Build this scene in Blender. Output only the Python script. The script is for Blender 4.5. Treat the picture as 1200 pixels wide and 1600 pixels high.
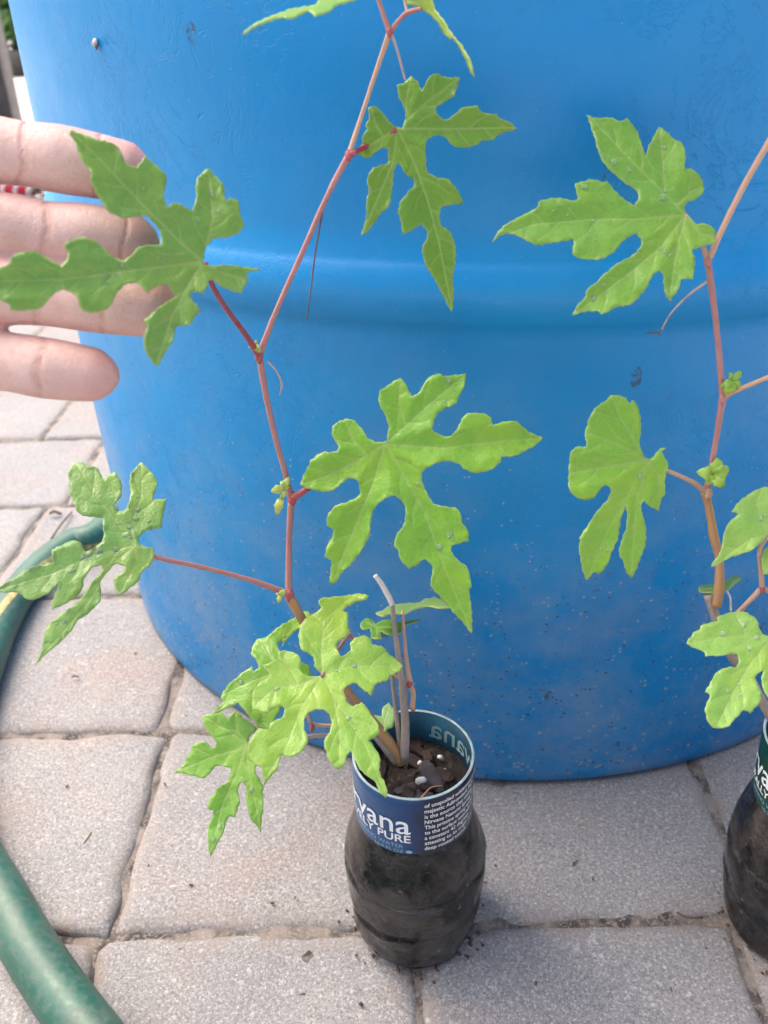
import bpy, bmesh, math, random
import numpy as np
from mathutils import Vector, Matrix, noise
from mathutils.geometry import delaunay_2d_cdt

random.seed(7)
rng = np.random.default_rng(7)
R = math.radians
SC = bpy.context.scene
COL = SC.collection
for o in list(bpy.data.objects):
    bpy.data.objects.remove(o)

# ------------------------------------------------------------------ camera
FPX = 1346.4                      # focal length in photo pixels (photo 1200 x 1600)
PITCH, ROLL, CAMH = 0.5204, -0.0279, 0.3685
CAM = Vector((0, 0, CAMH))
FW = Vector((0, math.cos(PITCH), -math.sin(PITCH)))
_r = Vector((1, 0, 0)); _u = _r.cross(FW)
RT = math.cos(ROLL) * _r + math.sin(ROLL) * _u
UP = -math.sin(ROLL) * _r + math.cos(ROLL) * _u
cd = bpy.data.cameras.new('camera'); cam = bpy.data.objects.new('camera', cd); COL.objects.link(cam)
cam.matrix_world = Matrix(((RT.x, UP.x, -FW.x, CAM.x), (RT.y, UP.y, -FW.y, CAM.y), (RT.z, UP.z, -FW.z, CAM.z), (0, 0, 0, 1)))
cd.sensor_fit = 'VERTICAL'; cd.sensor_height = 36; cd.lens = FPX / 1600 * 36
cd.clip_start = 0.01; cd.clip_end = 500
cd.dof.use_dof = True; cd.dof.focus_distance = 0.33; cd.dof.aperture_fstop = 15
SC.camera = cam

# ------------------------------------------------------------------ sky, sun, exposure
SUN_EL, SUN_AZ = R(60), R(-50)     # azimuth from +y (away from the camera) towards +x
w = bpy.data.worlds.new('World'); SC.world = w; w.use_nodes = True
nt = w.node_tree; nt.nodes.clear()
sky = nt.nodes.new('ShaderNodeTexSky'); sky.sky_type = 'NISHITA'; sky.sun_disc = False
sky.sun_elevation = SUN_EL; sky.sun_rotation = SUN_AZ
sky.air_density = 0.8; sky.dust_density = 9.0; sky.ozone_density = 0.1
bg = nt.nodes.new('ShaderNodeBackground'); bg.inputs[1].default_value = 0.15
wo = nt.nodes.new('ShaderNodeOutputWorld')
nt.links.new(sky.outputs[0], bg.inputs[0]); nt.links.new(bg.outputs[0], wo.inputs[0])
sl = bpy.data.lights.new('sun', 'SUN'); sl.energy = 0.7; sl.angle = R(100); sl.color = (1.0, 0.97, 0.93)
so = bpy.data.objects.new('sun', sl); COL.objects.link(so)
sd = Vector((math.sin(SUN_AZ) * math.cos(SUN_EL), math.cos(SUN_AZ) * math.cos(SUN_EL), math.sin(SUN_EL)))
so.rotation_euler = sd.to_track_quat('Z', 'Y').to_euler(); so.location = (-2, -1, 4)
vs = SC.view_settings; vs.view_transform = 'Standard'; vs.look = 'None'; vs.gamma = 1.0; vs.exposure = 1.34
SC.render.engine = 'CYCLES'

# ------------------------------------------------------------------ helpers
def pix(x, y, d):
    """point seen at photo pixel (x, y), d metres in front of the camera"""
    x, y, d = float(x), float(y), float(d)
    return CAM + d * (FW + (x - 600) / FPX * RT - (y - 800) / FPX * UP)
def gnd(x, y, z=0.0):
    v = FW + (x - 600) / FPX * RT - (y - 800) / FPX * UP
    return CAM + v * ((z - CAMH) / v.z)

ORG = {}
def thing(name, label, cat, loc=(0, 0, 0), group=None):
    o = bpy.data.objects.new(name, None); COL.objects.link(o)
    o.empty_display_size = 0.02; o.location = loc; ORG[o.name] = Vector(loc)
    o['label'] = label; o['category'] = cat
    if group: o['group'] = group
    return o
def part(name, verts, faces, mat, parent=None, origin=None, smooth=True, edges=()):
    """one mesh object; verts in world space, origin in world space"""
    org = Vector(origin) if origin is not None else (Vector(verts[0]) if not parent else sum((Vector(v) for v in verts[::max(1, len(verts)//40)]), Vector()) / len(verts[::max(1, len(verts)//40)]))
    me = bpy.data.meshes.new(name)
    me.from_pydata([(v[0] - org.x, v[1] - org.y, v[2] - org.z) for v in verts], list(edges), [tuple(f) for f in faces])
    me.update()
    if smooth: me.shade_smooth()
    if mat: me.materials.append(mat)
    return link(name, me, parent, org)
def link(name, me, parent, org):
    o = bpy.data.objects.new(name, me); COL.objects.link(o)
    ORG[o.name] = Vector(org)
    if parent:
        o.parent = parent; o.location = Vector(org) - ORG[parent.name]
    else: o.location = org
    return o
def tag(o, label, cat, group=None):
    o['label'] = label; o['category'] = cat
    if group: o['group'] = group
    return o
def kind(o, k): o['kind'] = k; return o

def catmull(P, n=6):
    P = [np.array(p, float) for p in P]; Q = [2 * P[0] - P[1]] + P + [2 * P[-1] - P[-2]]; out = []
    for i in range(1, len(Q) - 2):
        a, b, c, d = Q[i-1:i+3]
        for k in range(n):
            t = k / n
            out.append(.5 * ((2*b) + (-a + c)*t + (2*a - 5*b + 4*c - d)*t*t + (-a + 3*b - 3*c + d)*t**3))
    out.append(P[-1]); return out
def tube(path, rad, sides=10, n=6, flat=1.0, cap=True, wob=0.0):
    """smooth tube through path; rad is a number or one radius per path point"""
    rr = [rad] * len(path) if not hasattr(rad, '__len__') else list(rad)
    Q = catmull([(*p, r) for p, r in zip(path, rr)], n)
    pts = [Vector(q[:3]) for q in Q]; rs = [max(q[3], 1e-5) for q in Q]
    V, F = [], []
    t0 = (pts[1] - pts[0]).normalized(); nrm = t0.orthogonal().normalized()
    for i, p in enumerate(pts):
        t = (pts[min(i+1, len(pts)-1)] - pts[max(i-1, 0)])
        t = t.normalized() if t.length > 1e-9 else t0
        nrm = (nrm - t * nrm.dot(t)).normalized(); b = t.cross(nrm)
        for k in range(sides):
            a = 2 * math.pi * k / sides
            r = rs[i] * (1 + wob * noise.noise(Vector((p.x*300 + k, p.y*300, p.z*300))))
            V.append(p + (nrm * math.cos(a) + b * math.sin(a) * flat) * r)
    m = len(pts)
    for i in range(m - 1):
        for k in range(sides):
            F.append((i*sides+k, i*sides+(k+1) % sides, (i+1)*sides+(k+1) % sides, (i+1)*sides+k))
    if cap: F.append(tuple(range(sides-1, -1, -1))); F.append(tuple((m-1)*sides+k for k in range(sides)))
    return V, F
def join(*VF):
    V, F = [], []
    for v, f in VF:
        b = len(V); V += list(v); F += [tuple(i + b for i in q) for q in f]
    return V, F
def lathe(prof, seg=48, centre=(0, 0, 0), closed_ends=(False, False), fn=None):
    V, F = [], []
    for r, z in prof:
        for k in range(seg):
            a = 2 * math.pi * k / seg
            rr = r if fn is None else fn(r, z, a)
            V.append(Vector((centre[0] + rr * math.sin(a), centre[1] - rr * math.cos(a), centre[2] + z)))
    n = len(prof)
    for i in range(n - 1):
        for k in range(seg):
            F.append((i*seg+k, i*seg+(k+1) % seg, (i+1)*seg+(k+1) % seg, (i+1)*seg+k))
    if closed_ends[0]: F.append(tuple(range(seg-1, -1, -1)))
    if closed_ends[1]: F.append(tuple((n-1)*seg+k for k in range(seg)))
    return V, F

# ------------------------------------------------------------------ node helpers
class N:
    def __init__(s, name):
        s.m = bpy.data.materials.new(name); s.m.use_nodes = True; s.t = s.m.node_tree; s.t.nodes.clear()
        s.out = s.n('OutputMaterial'); s.b = s.n('BsdfPrincipled'); s.l(s.b.outputs[0], s.out.inputs[0])
        s.tc = s.n('TexCoord')
    def n(s, t, **kw):
        q = s.t.nodes.new('ShaderNode' + t)
        for k, v in kw.items():
            if k in q.inputs.keys(): q.inputs[k].default_value = v
            else: setattr(q, k, v)
        return q
    def l(s, a, b): s.t.links.new(a, b)
    def set(s, **kw):
        for k, v in kw.items():
            k = k.replace('_', ' ')
            i = s.b.inputs[k]
            if hasattr(v, 'is_linked') or hasattr(v, 'node'): s.l(v, i)
            else: i.default_value = v
    def co(s, scale=(1, 1, 1), which='Object'):
        m = s.n('Mapping'); m.inputs['Scale'].default_value = scale; s.l(s.tc.outputs[which], m.inputs[0]); return m.outputs[0]
    def noise(s, scale, detail=4, rough=.55, co=None, dist=0):
        q = s.n('TexNoise'); q.inputs['Scale'].default_value = scale; q.inputs['Detail'].default_value = detail
        q.inputs['Roughness'].default_value = rough; q.inputs['Distortion'].default_value = dist
        s.l(co if co is not None else s.tc.outputs['Object'], q.inputs['Vector']); return q.outputs[0]
    def voro(s, scale, feature='F1', co=None, out='Distance', rnd=1):
        q = s.n('TexVoronoi', feature=feature); q.inputs['Scale'].default_value = scale; q.inputs['Randomness'].default_value = rnd
        s.l(co if co is not None else s.tc.outputs['Object'], q.inputs['Vector']); return q.outputs[out]
    def ramp(s, fac, stops, interp='LINEAR'):
        q = s.n('ValToRGB'); e = q.color_ramp.elements; q.color_ramp.interpolation = interp
        while len(e) < len(stops): e.new(0.5)
        for i, (p, c) in enumerate(stops):
            e[i].position = p; e[i].color = (c, c, c, 1) if not hasattr(c, '__len__') else (*c, 1)
        s.l(fac, q.inputs[0]); return q.outputs[0]
    def mix(s, fac, a, b, mode='MIX'):
        q = s.n('Mix', data_type='RGBA', blend_type=mode)
        for i, v in ((0, fac), (6, a), (7, b)):
            if hasattr(v, 'node'): s.l(v, q.inputs[i])
            elif i == 0: q.inputs[0].default_value = v
            else: q.inputs[i].default_value = (*v, 1)
        return q.outputs[2]
    def math(s, op, a, b=None):
        q = s.n('Math', operation=op)
        for i, v in enumerate((a, b)):
            if v is None: continue
            if hasattr(v, 'node'): s.l(v, q.inputs[i])
            else: q.inputs[i].default_value = v
        return q.outputs[0]
    def bump(s, h, strength=.3, dist=.001, nrm=None):
        q = s.n('Bump'); q.inputs['Strength'].default_value = strength; q.inputs['Distance'].default_value = dist
        s.l(h, q.inputs['Height'])
        if nrm is not None: s.l(nrm, q.inputs['Normal'])
        s.l(q.outputs[0], s.b.inputs['Normal']); return q.outputs[0]
    def attr(s, name):
        q = s.n('Attribute'); q.attribute_name = name; return q.outputs['Fac']
    def sep(s, v):
        q = s.n('SeparateXYZ'); s.l(v, q.inputs[0]); return q.outputs

def simple(name, col, rough=.6, var=.25, scale=200, bump=.0, **kw):
    m = N(name); f = m.noise(scale, 5)
    d = tuple(c * (1 - var) for c in col); e = tuple(min(1, c * (1 + var)) for c in col)
    m.set(Base_Color=m.mix(m.ramp(f, [(.3, 0.0), (.7, 1.0)]), d, e), Roughness=rough)
    if bump: m.bump(f, bump, .001)
    for k, v in kw.items(): m.b.inputs[k.replace('_', ' ')].default_value = v
    return m.m

# ------------------------------------------------------------------ materials
def mat_paver():
    m = N('paver_concrete'); oi = m.n('ObjectInfo'); rnd = oi.outputs['Random']
    va = m.n('VectorMath', operation='ADD'); m.l(m.tc.outputs['Object'], va.inputs[0])
    cx = m.n('CombineXYZ'); m.l(m.math('MULTIPLY', rnd, 7.3), cx.inputs[0]); m.l(m.math('MULTIPLY', rnd, 3.1), cx.inputs[1]); m.l(cx.outputs[0], va.inputs[1])
    co = va.outputs[0]
    base = m.mix(rnd, (.235, .232, .235), (.295, .285, .276))
    big = m.noise(14, 4, .6, co)
    base = m.mix(m.ramp(big, [(.35, 0.), (.7, 1.)]), base, (.222, .222, .23))
    rust = m.noise(9, 5, .65, co, .6)
    base = m.mix(m.ramp(rust, [(.50, 0.), (.70, .55)]), base, (.30, .21, .165))
    gv = m.n('TexVoronoi', feature='F1'); gv.inputs['Scale'].default_value = 820; m.l(co, gv.inputs['Vector'])
    gs = m.sep(gv.outputs['Color'])
    lt = m.math('MULTIPLY', m.ramp(gs[0], [(.66, 0.), (.97, .5)]), m.ramp(gv.outputs['Distance'], [(.15, 1.), (.55, 0.)]))
    dk = m.ramp(gs[1], [(.72, 0.), (.97, .45)])
    base = m.mix(m.ramp(m.noise(800, 3, .75, co), [(.38, .8), (.52, 0.)]), base, (.12, .115, .12))
    base = m.mix(m.ramp(m.noise(650, 3, .75, co), [(.53, 0.), (.66, .75)]), base, (.47, .455, .45))
    base = m.mix(dk, base, (.17, .165, .175))
    base = m.mix(lt, base, (.56, .54, .53))
    gv2 = m.n('TexVoronoi', feature='F1'); gv2.inputs['Scale'].default_value = 300; m.l(co, gv2.inputs['Vector'])
    g2 = m.sep(gv2.outputs['Color'])
    spot = m.math('MULTIPLY', m.ramp(g2[0], [(.88, 0.), (.9, 1.)]), m.ramp(gv2.outputs['Distance'], [(.25, 1.), (.42, 0.)]))
    base = m.mix(m.math('MULTIPLY', spot, .3), base, m.mix(g2[1], (.72, .70, .68), (.26, .20, .19)))
    rimf = m.math('MULTIPLY', m.attr('rim'), m.ramp(m.noise(75, 5, .65, co), [(.40, 0.), (.62, .85)]))
    base = m.mix(rimf, base, m.mix(m.noise(300, 3, .6, co), (.13, .105, .09), (.33, .28, .24)))
    m.set(Base_Color=base, Roughness=.88)
    fine = m.noise(700, 3, .6, co)
    h = m.math('ADD', m.math('MULTIPLY', gs[2], .5), m.math('ADD', m.math('MULTIPLY', fine, .5), m.math('MULTIPLY', m.noise(160, 4, .6, co), 1.2)))
    m.bump(h, .55, .0011)
    return m.m
def mat_sand():
    m = N('joint_sand'); f = m.noise(60, 5); g = m.sep(m.voro(900, out='Color'))
    c = m.mix(m.ramp(f, [(.40, 0.), (.58, 1.)]), (.045, .04, .038), (.22, .19, .165))
    c = m.mix(m.ramp(g[0], [(.6, 0.), (1., .7)]), c, (.30, .26, .23))
    m.set(Base_Color=c, Roughness=.95); m.bump(m.math('ADD', f, g[1]), .8, .002); return m.m
def mat_drum():
    m = N('blue_drum_plastic'); co = m.tc.outputs['Object']
    z = m.sep(co)[2]
    f = m.noise(7, 5)
    base = m.mix(m.ramp(f, [(.35, 0.), (.7, 1.)]), (.004, .215, .53), (.006, .26, .60))
    low = m.n('MapRange'); m.l(z, low.inputs[0]); low.inputs[1].default_value = .26; low.inputs[2].default_value = 0.0; low.inputs[3].default_value = 0; low.inputs[4].default_value = 1
    lowf = low.outputs[0]
    # dusty film in patches, thicker where rain splashes
    dust = m.math('MULTIPLY', m.ramp(m.noise(16, 5, .7), [(.42, 0.), (.75, 1.)]), m.math('ADD', m.math('MULTIPLY', lowf, .6), .05))
    base = m.mix(dust, base, (.34, .36, .38))
    # tiny splashes of grit
    v = m.n('TexVoronoi', feature='F1'); v.inputs['Scale'].default_value = 420; m.l(co, v.inputs['Vector'])
    vc = m.sep(v.outputs['Color'])
    size = m.math('ADD', m.math('MULTIPLY', m.math('MULTIPLY', lowf, vc[1]), .42), m.math('MULTIPLY', vc[1], .10))
    dotm = m.math('LESS_THAN', v.outputs['Distance'], m.math('MULTIPLY', size, m.math('GREATER_THAN', vc[0], .55)))
    base = m.mix(m.math('MULTIPLY', dotm, .75), base, m.mix(m.math('GREATER_THAN', vc[2], .5), (.34, .36, .38), (.09, .07, .07)))
    v2 = m.n('TexVoronoi', feature='F1'); v2.inputs['Scale'].default_value = 46; m.l(m.co((1, 1, .6)), v2.inputs['Vector'])
    c2 = m.sep(v2.outputs['Color'])
    blot = m.math('MULTIPLY', m.math('LESS_THAN', m.math('ADD', v2.outputs['Distance'], m.math('MULTIPLY', m.noise(300, 4, .7), .22)), .24), m.math('GREATER_THAN', c2[0], .74))
    base = m.mix(m.math('MULTIPLY', blot, m.ramp(m.noise(420, 3, .7), [(.45, 0.), (.6, .75)])), base, (.06, .045, .045))
    m.set(Base_Color=base, Roughness=m.ramp(m.noise(30, 6, .7), [(.3, .34), (.7, .5)]))
    m.b.inputs['Specular IOR Level'].default_value = .32
    h1 = m.noise(95, 5, .6, m.co((1, 1, .8)), .4)
    scr = m.ramp(m.noise(26, 5, .72, None, 1.2), [(.49, 1.), (.505, 0.), (.52, 1.)])
    h = m.math('ADD', m.math('MULTIPLY', h1, .5), m.math('ADD', m.math('MULTIPLY', scr, m.ramp(m.noise(9, 3), [(.48, .03), (.6, .28)])), m.math('MULTIPLY', m.noise(900, 2), .12)))
    m.bump(h, .55, .0015)
    return m.m
def mat_leaf():
    m = N('vine_leaf'); oi = m.n('ObjectInfo'); col = oi.outputs['Color']
    vein = m.attr('vein'); edge = m.attr('edge')
    f = m.noise(130, 5, .6); f2 = m.noise(38, 4, .6)
    c = m.mix(m.ramp(f2, [(.42, 0.), (.64, .62)]), col, m.mix(1.0, col, (1.55, 1.2, .85), 'MULTIPLY'))
    c = m.mix(m.ramp(f, [(.4, 0.), (.75, .28)]), c, m.mix(1.0, col, (.68, .78, .62), 'MULTIPLY'))
    ret = m.voro(520, 'DISTANCE_TO_EDGE'); rt = m.ramp(ret, [(.0, 1.), (.16, 0.)])
    c = m.mix(m.math('MULTIPLY', rt, .22), c, m.mix(1.0, col, (1.5, 1.3, 1.3), 'MULTIPLY'))
    c = m.mix(m.math('MULTIPLY', vein, .62), c, (.42, .55, .18))
    c = m.mix(m.math('MULTIPLY', edge, .35), c, (.50, .60, .30))
    geo = m.n('NewGeometry')
    c = m.mix(m.math('MULTIPLY', geo.outputs['Backfacing'], .45), c, (.30, .42, .20))
    m.set(Base_Color=c, Roughness=m.ramp(f, [(.35, .28), (.7, .45)]))
    m.b.inputs['Specular IOR Level'].default_value = .6
    h = m.math('SUBTRACT', m.math('MULTIPLY', m.noise(420, 4, .6), .6), m.math('ADD', m.math('MULTIPLY', rt, .35), m.math('MULTIPLY', vein, .6)))
    nb = m.bump(h, .35, .0004)
    tr = m.n('BsdfTranslucent'); m.l(m.mix(1.0, c, (1.25, 1.15, .5), 'MULTIPLY'), tr.inputs[0]); m.l(nb, tr.inputs['Normal'])
    ms = m.n('MixShader'); ms.inputs[0].default_value = .34
    m.l(m.b.outputs[0], ms.inputs[1]); m.l(tr.outputs[0], ms.inputs[2]); m.l(ms.outputs[0], m.out.inputs[0])
    return m.m
def mat_stem(name, a, b, c):
    m = N(name); f = m.noise(70, 5, .6); g = m.noise(900, 3, .6, m.co((1, 1, .25)))
    col = m.mix(m.ramp(f, [(.35, 0.), (.65, 1.)]), a, b); col = m.mix(m.ramp(g, [(.5, 0.), (.75, .6)]), col, c)
    m.set(Base_Color=col, Roughness=.5); m.bump(g, .4, .0004)
    m.b.inputs['Subsurface Weight'].default_value = .1; m.b.inputs['Subsurface Radius'].default_value = (.002, .001, .0005)
    return m.m
def mat_skin():
    m = N('skin'); cr = m.attr('crease'); pk = m.attr('pink')
    f = m.noise(110, 5, .6)
    c = m.mix(m.ramp(f, [(.3, 0.), (.7, 1.)]), (.56, .38, .34), (.65, .46, .42))
    c = m.mix(m.ramp(m.noise(420, 4, .7), [(.5, 0.), (.72, .45)]), c, (.56, .27, .24))
    c = m.mix(m.math('MULTIPLY', pk, .8), c, (.60, .29, .275))  # pink fingertips, plus shading painted onto the finger sides
    c = m.mix(m.math('MULTIPLY', cr, .55), c, (.44, .2, .155))
    m.set(Base_Color=c, Roughness=.5)
    m.b.inputs['Subsurface Weight'].default_value = .12; m.b.inputs['Subsurface Radius'].default_value = (.004, .0018, .001)
    m.b.inputs['Subsurface Scale'].default_value = 1.0
    w1 = m.noise(650, 4, .65, m.co((1, .3, .6))); w2 = m.voro(1100, 'DISTANCE_TO_EDGE'); m.bump(m.math('SUBTRACT', m.math('ADD', w1, m.ramp(w2, [(0., 0.), (.12, .5)])), m.math('MULTIPLY', cr, 2.0)), .5, .0005)
    return m.m
def mat_hose():
    m = N('hose_rubber'); f = m.noise(40, 5)
    c = m.mix(m.ramp(f, [(.3, 0.), (.75, 1.)]), (.011, .075, .05), (.022, .12, .085))
    sc = m.noise(260, 5, .7); c = m.mix(m.ramp(sc, [(.45, 0.), (.72, .5)]), c, (.16, .18, .155)); c = m.mix(m.ramp(m.noise(24, 5, .7), [(.5, 0.), (.68, .45)]), c, (.13, .125, .10))
    m.set(Base_Color=c, Roughness=m.ramp(sc, [(.3, .3), (.7, .6)])); m.bump(m.math('ADD', f, sc), .15, .0008); return m.m
def mat_soil():
    m = N('potting_soil'); f = m.noise(150, 6, .7); g = m.sep(m.voro(700, out='Color'))
    c = m.mix(m.ramp(f, [(.3, 0.), (.7, 1.)]), (.006, .0045, .004), (.032, .022, .018)); c = m.mix(m.ramp(g[0], [(.8, 0.), (1., .7)]), c, (.09, .065, .05))
    m.set(Base_Color=c, Roughness=.9); m.bump(m.math('ADD', f, g[1]), .9, .002); return m.m
def mat_wetsoil():
    m = N('soil_seen_through_bottle'); f = m.noise(70, 6, .68, None, .8); f2 = m.noise(40, 4, .65, None, .6); g = m.noise(330, 4, .7)
    c = m.mix(m.ramp(f, [(.40, 0.), (.52, .35), (.62, 1.)]), (.005, .0045, .0055), (.095, .083, .078))
    c = m.mix(m.ramp(f2, [(.5, 0.), (.60, .75)]), c, (.17, .145, .125)); c = m.mix(m.ramp(g, [(.6, 0.), (.72, .6)]), c, (.30, .26, .22))
    m.set(Base_Color=c, Roughness=.75); m.bump(m.math('ADD', f, g), .7, .0015); return m.m
def mat_clear():
    m = N('clear_bottle_plastic')
    tr = m.n('BsdfTransparent'); tr.inputs[0].default_value = (.90, .91, .92, 1)
    gl = m.n('BsdfGlossy'); gl.inputs['Roughness'].default_value = .035
    df = m.n('BsdfDiffuse'); df.inputs[0].default_value = (.24, .19, .155, 1)
    fr = m.n('Fresnel'); fr.inputs[0].default_value = 1.5
    h = m.noise(75, 4, .6); bp = m.n('Bump'); bp.inputs['Strength'].default_value = .5; bp.inputs['Distance'].default_value = .002; m.l(h, bp.inputs['Height'])
    m.l(bp.outputs[0], gl.inputs['Normal']); m.l(bp.outputs[0], fr.inputs['Normal'])
    a = m.n('MixShader'); m.l(m.ramp(m.noise(48, 7, .72), [(.52, .0), (.70, .16)]), a.inputs[0]); m.l(tr.outputs[0], a.inputs[1]); m.l(df.outputs[0], a.inputs[2])
    b = m.n('MixShader'); m.l(m.math('MULTIPLY', fr.outputs[0], .9), b.inputs[0]); m.l(a.outputs[0], b.inputs[1]); m.l(gl.outputs[0], b.inputs[2])
    m.l(b.outputs[0], m.out.inputs[0]); return m.m
def mat_label(name, light, dark, deep):
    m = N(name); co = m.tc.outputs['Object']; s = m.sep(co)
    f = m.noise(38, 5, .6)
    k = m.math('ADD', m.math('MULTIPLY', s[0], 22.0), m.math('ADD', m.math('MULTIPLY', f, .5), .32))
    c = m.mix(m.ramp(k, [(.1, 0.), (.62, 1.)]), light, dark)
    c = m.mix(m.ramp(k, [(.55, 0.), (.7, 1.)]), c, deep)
    m.set(Base_Color=c, Roughness=.28); m.bump(m.noise(70, 3), .12, .002); return m.m
M = dict(
    paver=mat_paver(), sand=mat_sand(), drum=mat_drum(), leaf=mat_leaf(), skin=mat_skin(), hose=mat_hose(), soil=mat_soil(), wet=mat_wetsoil(), clear=mat_clear(),
    stem=mat_stem('red_stem', (.34, .145, .14), (.43, .205, .185), (.37, .23, .17)),
    node=mat_stem('crimson_node', (.26, .035, .055), (.36, .08, .09), (.38, .16, .13)),
    cane=mat_stem('brown_cane', (.34, .19, .10), (.42, .22, .07), (.30, .22, .15)),
    dead=mat_stem('grey_twig', (.24, .195, .165), (.32, .27, .24), (.16, .12, .10)),
    pale=mat_stem('bleached_twig', (.62, .56, .54), (.74, .69, .66), (.40, .30, .28)),
    tan=mat_stem('tan_petiole', (.46, .30, .20), (.52, .30, .21), (.40, .28, .15)),
    tendril=simple('dry_tendril', (.12, .08, .07), .7),
    tendril2=simple('pale_tendril', (.45, .33, .28), .6),
    stripe=simple('hose_stripe', (.36, .29, .11), .55, .5, 260),
    bark=simple('bark_chip', (.038, .02, .018), .75, .5, 140, .5), bark2=simple('bark_chip_grey', (.06, .05, .056), .75, .4, 160, .5),
    perlite=simple('perlite', (.74, .73, .70), .9, .08, 400, .4), root=simple('root', (.40, .24, .15), .7),
    print=simple('label_print', (.82, .86, .88), .4, .04), print2=simple('label_print_pale_blue', (.22, .42, .60), .4, .05), print3=simple('label_print_inside', (.36, .52, .52), .4, .05),
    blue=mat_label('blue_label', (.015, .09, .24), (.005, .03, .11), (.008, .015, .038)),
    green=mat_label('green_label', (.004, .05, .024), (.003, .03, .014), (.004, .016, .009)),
    inblue=simple('label_inside_blue', (.012, .075, .13), .4, .5, 60), ingreen=simple('label_inside_green', (.012, .06, .035), .4, .5, 60),
    fleck=simple('perlite_glint', (.30, .26, .21), .8, .5, 300), rim=simple('plastic_rim', (.35, .45, .47), .25),  # fleck: perlite bits coloured to pass for glints
    wood=simple('dark_timber', (.045, .04, .042), .8, .35, 30, .3), trim=simple('pale_edge', (.24, .22, .20), .7, .15, 40),
    concrete=simple('pale_slab', (.60, .58, .56), .9, .08, 8, .3), pot=simple('grey_planter', (.16, .15, .13), .8, .2, 20),
    fol=simple('shrub_leaf', (.10, .22, .06), .5, .5, 6), bark3=simple('shrub_bark', (.10, .075, .055), .9),
    fol2=simple('dark_shrub_leaf', (.02, .05, .045), .5, .5, 6),
    ropew=simple('rope_white', (.62, .52, .50), .9), roper=simple('rope_red', (.42, .02, .05), .9), shell=simple('snail_shell', (.55, .48, .46), .6, .2, 900, .3), snail=simple('snail_body', (.16, .10, .12), .5),
    debris=simple('debris', (.10, .065, .045), .9, .5, 300), straw=simple('straw', (.42, .36, .24), .8, .3, 300),
)
wm = N('water_drop'); _t = wm.n('BsdfTransparent'); _g = wm.n('BsdfGlossy'); _g.inputs['Roughness'].default_value = .05; _f = wm.n('Fresnel'); _f.inputs[0].default_value = 1.33
_d = wm.n('BsdfDiffuse'); _d.inputs[0].default_value = (.8, .9, .85, 1); _k = wm.n('MixShader'); _k.inputs[0].default_value = .10; wm.l(_t.outputs[0], _k.inputs[1]); wm.l(_d.outputs[0], _k.inputs[2])  # white diffuse share painted into the water, brightening drops like glints
_m = wm.n('MixShader'); wm.l(_f.outputs[0], _m.inputs[0]); wm.l(_k.outputs[0], _m.inputs[1]); wm.l(_g.outputs[0], _m.inputs[2]); wm.l(_m.outputs[0], wm.out.inputs[0]); M['water'] = wm.m

# ================================================================== SETTING: ground and pavers
GS = kind(part('ground', [(-60, -20, -.0085), (60, -20, -.0085), (60, 120, -.0085), (-60, 120, -.0085)], [(0, 1, 2, 3)], M['concrete'], smooth=False, origin=(0, 0, -.0085)), 'structure')
PV = thing('pavement', 'x', 'x', (0, 0, 0)); del PV['label'], PV['category']; kind(PV, 'structure')
def paver_mesh(wd, dp, seed):
    rs = random.Random(seed); n, m = 26, 24; r = .0065
    off = Vector((seed * 3.7, seed * 1.3, 0)); V, F = [], []
    for j in range(m + 1):
        for i in range(n + 1):
            # cosine-like spacing packs rows near the rounded rim
            u = i / n * 2 - 1; v = j / m * 2 - 1
            u = math.copysign(1 - (1 - abs(u)) ** 1.5, u); v = math.copysign(1 - (1 - abs(v)) ** 1.5, v)
            x, y = u * wd / 2, v * dp / 2
            dx, dy = wd / 2 - abs(x), dp / 2 - abs(y)
            ex = max(0, r - dx) / r; ey = max(0, r - dy) / r
            d = min(1.0, math.hypot(ex, ey))
            z = -r * .55 * (1 - math.sqrt(max(0, 1 - d * d)))
            q = Vector((x, y, 0)) + off
            z += .0011 * noise.noise(q * 24) + .0006 * noise.noise(q * 80) - (.004 * d * max(0, noise.noise(q * 55)))
            wob = .0034 * noise.noise(q * 32 + Vector((9, 0, 0))) * max(ex, ey); wob2 = .0034 * noise.noise(q * 32 + Vector((0, 9, 4))) * max(ex, ey)
            V.append(Vector((x + wob, y + wob2, z)))
    for j in range(m):
        for i in range(n):
            a = j * (n + 1) + i; F.append((a, a + 1, a + n + 2, a + n + 1))
    rim = [i for i in range(n + 1)] + [(j) * (n + 1) + n for j in range(1, m + 1)] + [m * (n + 1) + i for i in range(n - 1, -1, -1)] + [j * (n + 1) for j in range(m - 1, 0, -1)]
    b = len(V)
    for k in rim: V.append(Vector((V[k].x, V[k].y, -.05)))
    L = len(rim)
    for k in range(L): F.append((rim[k], b + k, b + (k + 1) % L, rim[(k + 1) % L]))
    me = bpy.data.meshes.new('paver'); me.from_pydata(V, [], F); me.update(); me.shade_smooth(); me.materials.append(M['paver'])
    at = me.attributes.new('rim', 'FLOAT', 'POINT'); at.data.foreach_set('value', [max(0.0, 1 - min(wd / 2 - abs(v.x), dp / 2 - abs(v.y)) / .012) for v in V]); return me
rows = [(-.323, -.179, .03, .15), (-.179, -.035, -.05, .148), (-.035, .109, .045, .15), (.109, .253, .010, .1465), (.253, .386, .0195, .1525), (.386, .529, .012, .1495), (.529, .671, -.15, .15), (.671, .8155, -.13, .155)]
y = .8155; rr = random.Random(3)
while y < 2.2:
    rows.append((y, y + .1445, rr.uniform(-.1, .1), .15)); y += .1445
variants = {}
def paver_me(wd, dp, i):
    key = (round(wd, 3), round(dp, 3), i)
    if key not in variants: variants[key] = paver_mesh(wd - .0022, dp - .0022, len(variants) + 1)
    return variants[key]
cnt = 0; rp = random.Random(12)
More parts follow.
